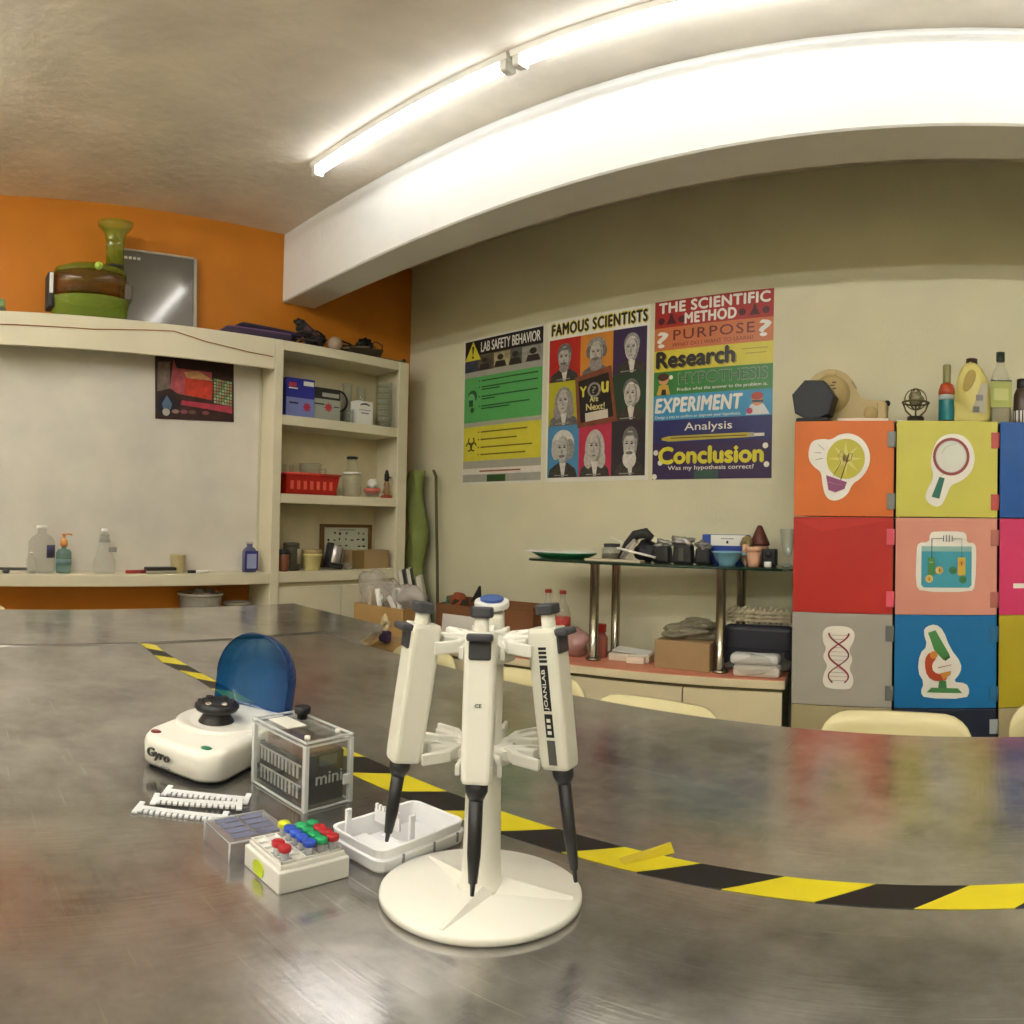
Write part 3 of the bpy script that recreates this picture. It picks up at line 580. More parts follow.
for v, u1 in ((.302,.93),(.345,.93),(.362,.48),(.41,.93),(.427,.42),(.475,.84),(.492,.60)): p.rect(.25, u1, v, v+.009, GD, 3)
for v in (.302,.345,.41,.475): p.ell(.22, v+.004, .008, .006, GD, 3)
p.done('green_panel', t)
p.rect(.02, .98, .615, .845, Yl, 2)
YD = flat('#6a5f24')
for v, u1 in ((.65,.82),(.70,.70),(.752,.88),(.80,.80)): p.rect(.25, u1, v, v+.009, YD, 3); p.ell(.22, v+.004, .008, .006, YD, 3)
for a in (-90, 30, 150):
    cx, cz = .125+.035*math.cos(math.radians(a)), .735+.026*math.sin(math.radians(a))
    o = arc(cx, cz, .045, a+40, a+320, 12, .032)+arc(cx, cz, .030, a+320, a+40, 12, .022); p.poly(o, flat('#4a4216'), 3)
p.ell(.125,.735,.016,.012, flat('#4a4216'), 4); p.done('yellow_panel', t)
p.rect(.02, .98, .895, .935, flat('#d6d2c6'), 2); p.rect(.24, .75, .91, .92, flat('#8c5040'), 3); p.done('footer_strip', t)
p.rect(.34, .57, .94, .985, flat('#2f5428'), 3); p.done('green_tape', t)
# --- famous scientists
t, (W, H) = poster('poster of nine portrait squares with brown centre frame, middle of the three wall posters', -2.309, -1.640, 1.543, 2.497)
p = Pg(W, H)
p.rect(0, 1, 0, 1, flat('#e2e0d4', .02), 0); p.done('sheet', t)
p.text('FAMOUS SCIENTISTS', .04, .98, .022, .102, flat('#c9b83c'), 1, bold=.055, space=1.12); p.text('FAMOUS SCIENTISTS', .045, .975, .027, .097, BK, 2, bold=.03, space=1.15); p.done('heading', t)
cols = ((.02,.345),(.345,.665),(.665,.975)); rows = ((.125,.395),(.395,.665),(.665,.975))
bgs = (('#b02620','#c98432','#38284a'),('#b6ae2c','#1d1a18','#243f2e'),('#4a88b2','#b8304c','#2c272e'))
eng = lambda h, v: mat(h, .32, var=v, scale=55)
SK = [eng('#b4b0a8',.22), eng('#8e8a84',.28), eng('#6a6662',.35), eng('#d0ccc2',.14), eng('#38352f',.4)]
sty = {(0,0):('short','beard',0),(0,1):('bush','beardbig',0),(0,2):('bald','profile',1),(1,0):('wig','none',0),(1,2):('side','none',1),(2,0):('wild','mous',0),(2,1):('wig2','none',0),(2,2):('short','beardbig',0)}
for r in range(3):
    for c in range(3):
        if (r, c) == (1, 1): continue
        u0, u1 = cols[c]; v0, v1 = rows[r]; w, h = u1-u0, v1-v0; cx = (u0+u1)/2+(.02 if c == 2 else 0)
        q = lambda a, z: (cx+a*w, v0+z*h)
        def E(a, z, ra, rz, m, k): e = q(a, z); p.ell(e[0], e[1], ra*w, rz*h, m, k)
        p.rect(u0, u1, v0, v1, flat(bgs[r][c]), 1)
        hair, beard, prof = sty[(r, c)]
        coat = SK[4] if (r, c) not in ((0,1),(1,0)) else SK[2]
        p.poly([q(-.46,1),q(-.42,.84),q(-.16,.72),q(.16,.72),q(.40,.84),q(.46 if c < 2 else .40,1)], coat, 2)
        p.poly([q(-.1,.72),q(.1,.72),q(.05,.98),q(-.03,.98)], SK[3], 3)
        hm = {'short':SK[2],'bush':SK[1],'bald':SK[1],'wig':SK[1],'side':SK[2],'wild':SK[0],'wig2':SK[0]}[hair]
        if hair in ('wig','wig2'): E(-.0,.48,.30,.36, hm, 2); E(-.2,.68,.13,.17, hm, 2.4); E(.2,.68,.13,.17, hm, 2.7)
        elif hair == 'wild': E(0,.36,.36,.28, SK[3], 3.1); E(-.22,.46,.15,.2, SK[0], 3.3); E(.22,.46,.15,.2, SK[1], 3.5)
        elif hair == 'bush': E(0,.32,.30,.23, hm, 3.1); E(-.22,.42,.1,.14, SK[2], 3.3); E(.22,.42,.1,.14, SK[2], 3.5)
        else: E(0,.36,.235,.25, hm, 3.1)
        if hair == 'side': E(.14,.45,.13,.2, SK[0], 3.4)
        E(0,.46,.20,.27, SK[0] if prof == 0 else SK[3], 4)
        E(.07,.48,.12,.24, SK[1], 5); E(-.02,.46,.16,.24, SK[0], 6)
        for s in (-1, 1): E(s*.075-.02,.42,.042,.016, SK[4], 7); E(s*.08-.02,.385,.055,.009, SK[2], 7)
        p.poly([q(-.02,.42),q(-.055,.55),q(.015,.55)], SK[1], 7); E(-.02,.61,.06,.012, SK[2], 7)
        if hair == 'short': p.poly([q(-.20,.36),q(-.15,.22),q(.15,.22),q(.2,.36),q(.1,.28),q(-.1,.28)], SK[2], 7)
        if beard in ('beard','beardbig'): bm_ = SK[3] if r == 2 else SK[1]; E(-.01,.70,.15+(.05 if beard == 'beardbig' else 0),.10+(.07 if beard == 'beardbig' else 0), bm_, 8); E(-.02,.59,.11,.03, SK[2], 9)
        if beard == 'mous': E(-.02,.59,.10,.028, SK[2], 8)
        p.rect(u0+.25*w, u1-.3*w, v1-.016, v1-.010, SK[1], 9)
        p.done('portrait', t)
WDN = flat('#7c4630', .2)
p.poly([(.30,.385),(.655,.335),(.72,.665),(.335,.69)], WDN, 11); p.poly([(.335,.41),(.63,.375),(.685,.635),(.365,.66)], BK, 12)
p.text('Y', .355, .42, .445, .505, flat('#d8cc4a'), 13, bold=.03); p.text('u', .57, .63, .43, .49, flat('#d8cc4a'), 13, bold=.03)
p.ell(.495,.47,.065,.045, SK[1], 13); p.ell(.495,.47,.045,.033, BK, 14); p.text('?', .475,.515,.45,.49, SK[1], 15)
p.text('Are', .455, .535, .505, .54, flat('#d8cc8a'), 13, bold=.02); p.text('Next!', .42, .60, .55, .588, flat('#d8cc8a'), 13, bold=.02)
p.poly([(.41,.605),(.63,.59),(.635,.64),(.415,.655)], flat('#cfc8b8'), 13); p.done('centre_frame', t)
# --- scientific method
t, (W, H) = poster('rainbow banded poster about the scientific method, rightmost on the back wall', -1.612, -.968, 1.543, 2.50)
p = Pg(W, H)
bands = (('#a3281f',0,.158),('#c4703f',.158,.29),('#cfc338',.29,.41),('#2e7d36',.41,.543),('#3b93bd',.543,.68),('#222a66',.68,.805),('#33224f',.805,1))
for h, a, z in bands: p.rect(0, 1, a, z, flat(h), 0)
p.done('sheet', t)
p.text('THE SCIENTIFIC', .04, .97, .012, .072, WH, 2, bold=.035, space=1.08); p.text('METHOD', .27, .70, .086, .146, WH, 2, bold=.035, space=1.1); p.done('title_lettering', t)
RD = flat('#4c1414')
for u in (.06,.24,.75,.94): p.ell(u, .118, .03, .02, RD, 1); p.done('round_print', t)
for u in (.15,.85): p.poly([(u-.045,.14),(u-.012,.10),(u-.012,.082),(u+.012,.082),(u+.012,.10),(u+.045,.14)], RD, 1); p.done('flask_print', t)
p.text('PURPOSE', .17, .85, .178, .236, flat('#6a2018'), 2, space=1.15, bold=.008); p.text('WHAT DO I WANT TO LEARN?', .16, .84, .252, .274, flat('#7c2c1c'), 2); p.text('?', .03, .12, .185, .27, WH, 2, bold=.03); p.text('?', .89, .98, .175, .26, WH, 2, bold=.03); p.done('purpose_lettering', t)
p.text('Research', .035, .70, .305, .392, flat('#9a8f1e'), 1, bold=.05); p.text('Research', .025, .69, .30, .388, BK, 2, bold=.045)
p.rect(.75,.96,.32,.326,flat('#a69c34'),1); p.rect(.78,.95,.345,.351,flat('#a69c34'),1); p.done('research_lettering', t)
p.text('HYPOTHESIS', .22, .96, .425, .488, flat('#6f8f6a'), 1, bold=.03); p.text('HYPOTHESIS', .225, .955, .43, .484, flat('#33603a'), 2, bold=-.004); p.text('Predict what the answer to the problem is.', .21, .96, .507, .53, WH, 2); p.done('hypothesis_lettering', t)
p.ell(.09,.455,.045,.03, flat('#c98f62'), 3); p.ell(.085,.44,.05,.022, flat('#4a2a1a'), 4); p.poly([(.03,.54),(.05,.485),(.13,.485),(.15,.54)], flat('#c9a040'), 3); p.poly([(.07,.54),(.075,.51),(.11,.51),(.115,.54)], BK, 4); p.ell(.155,.445,.017,.012, WH, 2); p.done('child_print', t)
p.text('EXPERIMENT', .02, .76, .562, .637, WH, 2, bold=.035, shear=.15, space=1.08); p.text('Design a test to confirm or disprove your hypothesis.', .02, .75, .655, .676, WH, 2); p.done('experiment_lettering', t)
p.poly([(.79,.675),(.83,.62),(.93,.62),(.98,.675)], flat('#d8d8d8'), 2); p.ell(.88,.60,.045,.03, flat('#c98f62'), 3); p.ell(.88,.578,.048,.02, flat('#a03a28'), 4); p.rect(.84,.93,.60,.612, flat('#30485a'), 4); p.ell(.82,.655,.025,.016, flat('#b0405a'), 4); p.done('child_print', t)
p.text('Analysis', .28, .68, .70, .755, WH, 2, bold=.006); p.done('analysis_lettering', t)
PN = flat('#b8a83c')
p.poly([(.05,.782),(.14,.768),(.82,.765),(.82,.79),(.14,.797)], PN, 2); p.poly([(.05,.782),(.08,.777),(.08,.787)], BK, 3); p.rect(.82,.86,.766,.789, flat('#a8a8a0'), 2); p.rect(.86,.94,.770,.786, WH, 2); p.rect(.16,.80,.777,.782, flat('#4a4420'), 3); p.done('pencil_print', t)
p.text('Conclusion', .06, .93, .83, .915, flat('#d6cb34'), 2, bold=.045); p.done('conclusion_lettering', t)
p.text('Was my hypothesis correct?', .14, .86, .928, .957, WH, 2, bold=.012); p.done('question_lettering', t)
for u, v in ((.03,.855),(.07,.91),(.02,.985),(.95,.835),(.96,.93)): p.ell(u, v, .022, .015, WH, 2); p.done('dot_print', t)
p.rect(.37, .57, .955, 1, flat('#33564a'), 4); p.done('green_tape', t)
# ---------------------------------------------------------------- low cupboard under the posters
M_lam = mat('#ddd0ab', .45, var=.03); M_pink = mat('#d88c6e', .5, var=.1, scale=14)
LR = math.radians(11)
t = thing('low_cupboard', 'low cream cupboard with a pinkish worktop beneath the posters', 'cupboard', (-.775, 2.575, 0), LR)
b = MB(); b.box(-1.84, 0, 0, .335, .625, .662, M_lam, .003); b.box(-1.838, -.002, .004, .333, .662, .665, M_pink); b.obj('worktop', t)
b = MB(); b.box(-1.82, -.015, .035, .33, .06, .624, mat('#8c8160', .6)); b.obj('carcass', t)
for k, (x0, x1) in enumerate(((-1.82,-1.17),(-1.165,-.437),(-.432,-.012))):
    b = MB(); b.box(x0, x1, .006, .026, .08, .607, M_lam, .003); d = b.obj('door', t)
    b = MB(); b.ball((x1-.04 if k else x0+.05, -.006, .35), .013, M_steel2, 10, 8); b.obj('knob', d)
b = MB(); b.box(-1.8, -.03, .05, .32, 0, .06, M_dark); b.obj('plinth', t)
CT = .6655
# glass shelf on four steel posts
GR = math.radians(7); GX, GY = -1.955, 2.47; GZ = 1.137
def g(x, y, z=GZ): return (GX+x*math.cos(GR)-y*math.sin(GR), GY+x*math.sin(GR)+y*math.cos(GR), z)
t = thing('glass_shelf', 'glass shelf on four steel posts standing on the low cupboard', 'shelf', (GX, GY, CT), GR)
H = GZ-CT
b = MB(); b.prism(rrect(-.085, 1.20, 0, .29, .04), H-.012, H-.0005, clear('#8fae98', .8, .35, .03, .12), 'xy', .002); b.obj('glass_top', t)
b = MB(); b.tube([(-.05,-.001,H-.006),(1.16,-.001,H-.006)], .0055, mat('#1c3a2c', .15), 6); b.obj('glass_edge', t)
for x, y in ((.275,.04),(.30,.225),(.885,.04),(.93,.225)):
    b = MB(); b.lathe([(.036,0),(.036,.008),(.026,.016),(.022,.018),(.022,H-.018),(.028,H-.014),(.028,H-.0125),(0,H-.0125)], mat('#a39c8c', .2, .95), c=(x,y,0), n=20); b.obj('post', t)
# things on the glass shelf
t = thing('serving_tray', 'green oval tray with a white rim at the left end of the glass shelf', 'tray', g(.0,.12), GR)
b = MB(); b.lathe([(.11,0),(.13,.004),(.175,.026),(.178,.03),(.168,.03),(.125,.008),(0,.006)], mat('#1f6a44', .35), n=28, sy=.6, c=(.06,0,0)); b.obj('tray_body', t)
b = MB(); b.prism(arc(.03,0,.20,0,360,30,.105)[:-1], .031, .037, M_white, 'xy', .002); b.obj('lid', t)
t = thing('spice_jar', 'clear jar with a dark lid between the green tray and black tools', 'jar', g(.285,.20), GR)
b = MB(); b.lathe([(.048,0),(.05,.006),(.05,.05),(.036,.065),(.033,.065),(.046,.05),(.046,.006),(0,.005)], M_plas, n=20); b.obj('jar_body', t)
b = MB(); b.lathe([(.045,.004),(.047,.008),(.047,.03),(0,.03)], mat('#6c6248', .7, var=.3, scale=60), n=18); b.obj('contents', t)
b = MB(); b.lathe([(.038,.064),(.04,.067),(.04,.078),(0,.08)], M_dark, n=18); b.obj('lid', t)
b = MB(); b.box(-.14,.14,-.03,.03,0,.012, mat('#c9bfa2', .6), .003); solo(b, 'wooden_slat', 'flat pale slat lying along the front edge of the glass shelf', 'slat', g(.37,.05), GR)
b = MB(); b.tube([(-.11,0,.045),(.08,.0,.008)], .006, M_white, 6); solo(b, 'white_rod', 'thin white rod leaning across the black tools on the glass shelf', 'rod', g(.50,.035, GZ+.02), GR)
b = MB(); b.tube([(-.09,0,.11),(.05,0,.055),(.09,.0,.03)], .004, M_white, 6); solo(b, 'white_stick', 'long thin white stick poking up left of the black tools', 'stick', g(.37,.20, GZ), GR)
t = thing('hair_clipper', 'bundle of black and grey tools with a strap on the glass shelf', 'tool', g(.46,.13), GR)
b = MB(T(0,0,.01)); b.tube([(-.10,0,.0),(-.06,0,.07),(-.02,0,.115),(.03,0,.125),(.06,0,.10)], [.012,.02,.024,.026,.02], M_dark, 10); b.obj('handle', t)
b = MB(); b.tube([(-.08,-.02,.012),(-.045,-.02,.065),(-.01,-.02,.10)], .014, mat('#a09a90', .4), 8); b.obj('strap', t)
b = MB(); b.lump((.035,0,.05), (.05,.04,.05), M_black, 3, .3); b.obj('pouch', t)
b = MB(); b.tube([(-.06,-.045,.012),(-.03,-.045,.055),(.0,-.045,.09)], .006, mat('#b9b4a6', .4), 6); b.obj('rod', t)
for i, (x, lab, s) in enumerate(((.59, 'leftmost black pouch with crumpled silver top on the glass shelf', .92), (.69, 'middle black pouch with crumpled silver top on the glass shelf', 1.05), (.778, 'black pouch with silver top touching the blue carton', .88))):
    t = thing('black_pouch', lab, 'pouch', g(x, .10+.03*(i == 2)), GR, 'black pouches on the glass shelf')
    b = MB(); b.box(-.045*s,.045*s,-.035,.035,0,.088*s, M_black, .012, top=(.006,.004)); b.obj('pouch_body', t)
    b = MB(); b.lump((0,0,.096*s), (.042*s,.032,.022), mat('#a8a6a2', .25, .6), 11+i, .45); b.obj('foil_top', t)
    if i == 1: b = MB(); b.box(-.012,.012,-.038,-.034,.015,.075, mat('#4c5048', .4), .002); b.obj('paper_label', t)
t = thing('glove_box', 'blue carton with a white upper band on the glass shelf', 'box', g(.845,.17), GR)
b = MB(); b.box(-.09,.115,0,.09,0,.135, mat('#24459c', .45), .002); b.obj('carton', t)
b = MB(); b.box(-.048,.116,-.002,0,.085,.134, M_white); b.box(-.0,.06,-.003,-.002,.115,.119, M_grey); b.box(.025,.035,-.003,-.002,.095,.108, M_dark); b.box(-.075,-.045,-.003,-.002,.045,.062, mat('#d88a96', .5)); b.obj('print', t)
t = thing('blue_bowl', 'light blue plastic bowl before the blue carton', 'bowl', g(.905,.06), GR)
b = MB(); b.lathe([(.035,0),(.036,.012),(.052,.03),(.064,.058),(.07,.061),(.066,.064),(.058,.058),(.045,.03),(0,.02)], mat('#7fb4cc', .35), n=26); b.obj('bowl_body', t)
b = MB(); b.box(.064,.088,-.012,.012,.05,.058, mat('#7fb4cc', .35), .003); b.obj('handle', t)
b = MB(); b.lump((-.0,.0,.05), (.022,.03,.055), mat('#c9a585', .7), 5, .25, flatz=0); b.lump((0,.01,.105), (.022,.02,.022), mat('#8c7a52', .7), 8, .4); solo(b, 'clay_figure', 'beige clay figure left of the pointed cone ornament', 'figure', g(.975,.125), GR)
t = thing('clay_pot', 'small terracotta pink pot before the pointed brown cone', 'pot', g(1.02,.07), GR)
b = MB(); b.lathe([(.022,0),(.024,.004),(.031,.066),(.029,.066),(.022,.01),(0,.01)], mat('#d3a284', .7), n=20); b.obj('pot_body', t)
b = MB(); b.lathe([(.029,.066),(.036,.068),(.036,.085),(.031,.085),(.029,.066)], mat('#d8aa8c', .7), n=20); b.obj('rim', t)
b = MB(); b.lathe([(.048,0),(.046,.01),(.012,.085),(.006,.09),(0,.09)], mat('#5a2e20', .55, var=.4, scale=50), n=16); b.lathe([(.04,-.09),(.042,-.08),(.042,-.002),(0,0)], mat('#b58c6c', .7), n=16); solo(b, 'cone_ornament', 'pointed dark brown cone ornament standing behind the terracotta pot', 'ornament', g(1.018,.20, GZ+.09), GR)
t = thing('black_camera', 'small black device with a white block right of the pot', 'device', g(1.085,.10), GR)
b = MB(); b.box(-.032,.032,-.025,.03,0,.078, M_black, .008); b.lathe([(.014,-.03),(.014,-.022),(0,-.022)], mat('#3c3c40', .2), c=(.0,0,.055), n=14, axis='y'); b.obj('device_body', t)
b = MB(); b.box(-.016,.016,-.045,-.032,0,.024, M_white, .004); b.obj('white_block', t)
t = thing('wine_glass', 'clear faceted glass goblet at the right end of the glass shelf', 'glass', g(1.152,.17), GR)
MG2 = clear('#e6ece6', .93, .5, .05, .10)
b = MB(); b.lathe([(.032,0),(.03,.003),(.006,.01),(.006,.04),(0,.04)], MG2, n=10, smooth=False); b.obj('stem', t)
b = MB(); b.lathe([(.006,.04),(.018,.055),(.03,.10),(.036,.165),(.034,.165),(.027,.10),(.014,.058),(0,.045)], MG2, n=10, smooth=False); b.obj('bowl', t)
# under the glass shelf
for x, y, lab in ((-2.03,2.635,'left clear soda bottle with red cap and red label behind the pipettes'),(-1.945,2.645,'right clear soda bottle with red cap and red label behind the pipettes')):
    bottle('soda_bottle', lab, 0, .305, .042, M_clearb, pos=(x, y, CT), capm=mat('#a8281e', .4), shoulder=.62, nr=.33, caph=.055, label=(mat('#c4483e', .5, var=.4, scale=40), .36, .56, 0, 360), grp='soda bottles on the low cupboard')
t = thing('pink_bag', 'translucent pink plastic bag beside the front left steel post', 'bag', (-1.83, 2.57, CT), LR)
b = MB(); b.lump((0,0,.05), (.085,.06,.075), clear('#dcb0aa', .85, .3, .2, .45), 4, .3, flatz=.001); b.obj('bag_body', t)
b = MB(); b.tube([(.02,-.03,.10),(.035,-.04,.075),(.045,-.05,.04)], .008, M_white, 6); b.obj('handle', t)
b = MB(); b.lathe([(.03,0),(.032,.004),(.032,.10),(.018,.12),(0,.12)], clear('#c87868', .8, .3, .15, .5), n=16); b.box(-.024,.024,-.012,.012,.12,.165, mat('#a8281e', .4), .006); solo(b, 'red_bottle', 'small reddish bottle with a red cap between the two left steel posts', 'bottle', (-1.695, 2.62, CT), LR)
t = thing('paper_boxes', 'flat white carton with a smaller white flap left of the brown carton', 'box', (-1.53, 2.60, CT), LR)
b = MB(); b.box(-.10,.10,0,.10,0,.035, mat('#dcd0bc', .6), .004); b.obj('carton', t)
b = MB(); b.box(-.0,.085,-.03,.0,0,.032, mat('#e4dac6', .6), .003); b.obj('flap', t)
b = MB(T(0,.05,.042, rx=.05, ry=.06)); b.box(-.085,.09,-.04,.05,0,.004, M_white); b.obj('paper', t)
t = thing('carton', 'brown cardboard carton topped by a clear bag on the low cupboard', 'carton', (-1.245, 2.575, CT), math.radians(4))
b = MB(); b.box(-.132,.128,0,.20,0,.13, M_carton, .003); b.obj('carton_body', t)
b = MB(); b.prism([(-.13,0),(.126,0),(.124,.02),(-.128,.02)], .001, .004, mat('#8c7040', .8), 'xz'); b.obj('flap', t)
b = MB(); b.lump((0,.0,.03), (.115,.075,.033), clear('#b8b09a', .85, .35, .15, .35), 6, .35, 4, flatz=.0); b.lump((.03,.03,.06), (.09,.06,.03), clear('#b8b09a', .85, .35, .15, .3), 16, .35, flatz=.0); solo(b, 'plastic_bag', 'crumpled clear plastic bag lying on top of the brown carton', 'bag', (-1.25, 2.67, CT+.131), math.radians(4))
t = thing('storage_case', 'dark navy case under the egg trays by the lockers', 'case', (-.942, 2.70, CT), math.radians(6))
b = MB(); b.box(-.155,.155,0,.068,0,.205, mat('#2c2c36', .55), .022, 3); b.obj('case_body', t)
b = MB(); b.box(-.156,.156,-.002,.069,.10,.104, M_black); b.obj('seam', t)
b = MB(); b.box(-.03,.03,-.012,.0,.075,.10, M_black, .004); b.obj('clasp', t)
def eggtray(b, m):
    n, mth = 6, 5
    vs, fs = [], []
    R, Cc = 13, 49
    for j in range(R):
        for i in range(Cc):
            x = -.15+.30*i/(Cc-1); y = .075*j/(R-1)
            z = .030+.020*math.cos(2*PI*i/8.0)*math.cos(2*PI*j/6.0)
            if i in (0, Cc-1) or j in (0, R-1): z = .022
            vs.append((x, y, z))
    for j in range(R-1):
        for i in range(Cc-1): fs.append((j*Cc+i, j*Cc+i+1, (j+1)*Cc+i+1, (j+1)*Cc+i))
    n = len(vs); vs += [(x, y, z-.004) for x, y, z in vs]; fs += [tuple(k+n for k in f[::-1]) for f in fs]
    b.raw(vs, fs, m, True); return b
M_egg = mat('#b3a88c', .9, bump=.2)
for k in range(3):
    solo(eggtray(MB(), M_egg), 'egg_tray', ('lowest', 'middle', 'topmost')[k] + ' grey pulp egg tray in the stack on the dark navy case', 'tray', (-.942, 2.71, CT+.204+.017*k), math.radians(6), 'stacked egg trays')
t = thing('white_bundle', 'bundle of white cloths in clear wrap in front of the dark navy case', 'bundle', (-.905, 2.585, CT), math.radians(8))
b = MB(); b.box(-.10,.10,-.005,.07,.0,.052, mat('#dcd8cc', .7), .014); b.obj('cloth', t)
b = MB(); b.box(-.115,.095,.0,.075,.052,.098, mat('#d8d8d2', .6), .016); b.obj('cloth', t)
b = MB(); b.lump((0,.03,.05), (.125,.055,.05), clear('#d0ccc0', .95, .35, .12, .08), 21, .3, flatz=.0); b.obj('wrap', t)
# ---------------------------------------------------------------- wall of coloured lockers
LKR = math.radians(4.2); LKX, LKY = -.738, 2.54
def lk(x, y, z): return (LKX+x*math.cos(LKR)-y*math.sin(LKR), LKY+x*math.sin(LKR)+y*math.cos(LKR), z)
M_lbody = mat('#2a2522', .7)
CW, RH, CG = .4105, .3885, .4135
tops = (1.745, 1.355, .967, .577)
def door_mat(h): return mat(h, .5, var=.05, scale=5)
HG = {'grey':'#7c7f7a','red':'#b8504a','pink':'#d8586a','dusty':'#b06a5e','steel':'#6f716e','blue':'#2a6a94','navy':'#9aa0a4'}
def locker(col, row, hexc, hinge, label, nz=2):
    z1 = tops[row]; t = thing('locker', label, 'locker', lk(col*CG, 0, z1-RH), LKR, 'coloured lockers')
    b = MB(); b.box(.003, CW-.003, .016, .30, .003, RH-.003, M_lbody, .003); b.obj('locker_body', t)
    dw = CW-.006 if col < 2 else CW-.006
    b = MB(); b.box(.001, dw, 0, .015, .001, RH-.001, door_mat(hexc), .002); d = b.obj('door', t)
    for v in (.20, .84):
        b = MB(); zc = RH*(1-v)
        b.box(dw-.026, dw+.006, -.004, .0, zc-.032, zc+.032, mat(HG[hinge], .4), .002); b.tube([(dw+.004,-.003,zc-.032),(dw+.004,-.003,zc+.032)], .004, mat(HG[hinge], .4), 6); b.obj('hinge', d)
    return t, d
class Dc:
    """cut-out picture on a door: u to the right, v down, in door fractions"""
    def __init__(s): s.b = MB()
    def P(s, pts): return [(u*.4085, (1-v)*.388) for u, v in pts]
    def poly(s, pts, h, k): s.b.prism(s.P(pts), -.0008-.0007*k, -.0002-.0007*k, mat(h, .4, var=.03)); return s
    def line(s, pts, h, k, r=.0022): s.b.tube([(u*.4085, -.001-.0007*k, (1-v)*.388) for u, v in pts], r, mat(h, .4, var=.03), 6, flat=.35); return s
def smooth(pts, n=3):
    for _ in range(n-1):
        o = []
        for i in range(len(pts)):
            a, c = pts[i], pts[(i+1) % len(pts)]
            o += [(a[0]*.75+c[0]*.25, a[1]*.75+c[1]*.25), (a[0]*.25+c[0]*.75, a[1]*.25+c[1]*.75)]
        pts = o
    return pts
def px(x0, y0, w, h):       # crop pixels to door fractions
    return lambda *ps: [((x-x0)/w, (y-y0)/h) for x, y in ps]
WHT = '#e9e5da'
# row of orange, yellow, blue
t, d = locker(0, 0, '#cf6a24', 'grey', 'orange locker with a light bulb picture, top left of the locker wall')
q = px(62, 388, 425, 392); D = Dc()
D.poly(smooth(q((122,520),(135,470),(185,462),(220,468),(255,443),(310,440),(360,470),(386,525),(380,580),(345,628),(312,645),(290,695),(240,720),(200,705),(184,650),(180,600),(150,580),(128,555))), WHT, 1)
D.poly([(u, v) for u, v in arc((282-62)/425, (545-388)/392, .19, 0, 360, 28, .21)[:-1]], '#b9b13a', 2)
for a in range(0, 360, 45): D.poly([((282+12*math.cos(math.radians(a+90))-62)/425, (545+12*math.sin(math.radians(a+90))-388)/392), ((282+72*math.cos(math.radians(a))-62)/425, (545+72*math.sin(math.radians(a))-388)/392), ((282-12*math.cos(math.radians(a+90))-62)/425, (545-12*math.sin(math.radians(a+90))-388)/392)], '#cfc66a', 3)
D.poly(q((200,612),(288,640),(278,668),(240,682),(210,672)), '#8c4a74', 3); D.line(q((203,640),(282,655)), '#d8a0a0', 4)
D.line(q((230,615),(262,560),(250,535),(262,515),(276,522),(272,560)), '#7a4a4a', 4); D.line(q((262,630),(285,560),(295,525),(310,522),(306,548),(285,560)), '#7a4a4a', 4)
for r in (((165,485),(192,508)),((148,520),(178,520)),((152,550),(185,543))): D.line(q(*r), '#6a6258', 3)
D.b.obj('bulb_picture', d)
t, d = locker(1, 0, '#c6c052', 'red', 'yellow locker with a magnifying glass picture')
q = px(492, 392, 425, 388); D = Dc()
D.poly(smooth(q((640,520),(665,462),(725,440),(785,458),(820,520),(812,590),(765,635),(718,650),(700,700),(680,735),(650,738),(614,712),(618,675),(650,620),(634,570))), WHT, 1)
def ring(cx, cy, r0, r1, h, k, f):
    D.poly(f(*[(cx+r1*math.cos(i/28*2*PI), cy+r1*math.sin(i/28*2*PI)) for i in range(28)]), h, k)
ring(720, 537, 0, 76, '#8c3a34', 2, q); ring(720, 537, 0, 64, '#c8ccc4', 3, q); ring(720, 540, 0, 58, '#d8d8cc', 4, q)
D.line(q((680,525),(695,500),(725,487),(740,488)), '#8c9490', 5); D.poly(q((672,618),(694,624),(672,706),(640,698)), '#1f6a58', 3); D.line(q((680,612),(694,606)), '#8c3a34', 4)
D.b.obj('magnifier_picture', d)
t, d = locker(2, 0, '#0f519c', 'blue', 'deep blue locker at the top, right of the yellow one')
D = Dc(); D.poly(smooth([(.22,.45),(.4,.2),(.65,.2),(.8,.5),(.6,.8),(.35,.75)]), '#17302a', 1); D.b.obj('dark_picture', d)
# red, salmon, pink
t, d = locker(0, 1, '#b3241c', 'pink', 'plain red locker without a picture')
b = MB(); b.prism([(.004,.378),(.12,.33),(.40,.379)], -.001, 0, mat('#bb2c22', .5)); b.obj('paper_crease', d)
t, d = locker(1, 1, '#d4917f', 'dusty', 'salmon pink locker with a beaker and electrodes picture')
q = px(488, 72, 428, 398); D = Dc()
D.poly(smooth(q((576,200),(585,172),(628,172),(632,135),(650,126),(770,126),(784,140),(786,172),(818,172),(826,200),(822,350),(805,374),(595,374),(574,345)), 2), WHT, 1)
D.poly(q((597,187),(806,187),(806,345),(795,356),(608,356),(597,345)), '#3f9aae', 2); D.poly(q((597,187),(806,187),(806,208),(597,208)), '#8fb6b0', 3)
D.line(q((640,235),(640,155),(685,155)), '#2a4a5c', 4); D.line(q((725,155),(764,155),(764,235)), '#2a4a5c', 4)
for x, hgt in ((688,12),(700,14),(712,14),(724,12)): D.line(q((x,155-hgt),(x,155+hgt)), '#2a4a5c', 4)
D.poly(q((624,232),(654,232),(654,305),(624,305)), '#4a8c50', 4); D.poly(q((748,232),(780,232),(780,305),(748,305)), '#cfae3a', 4)
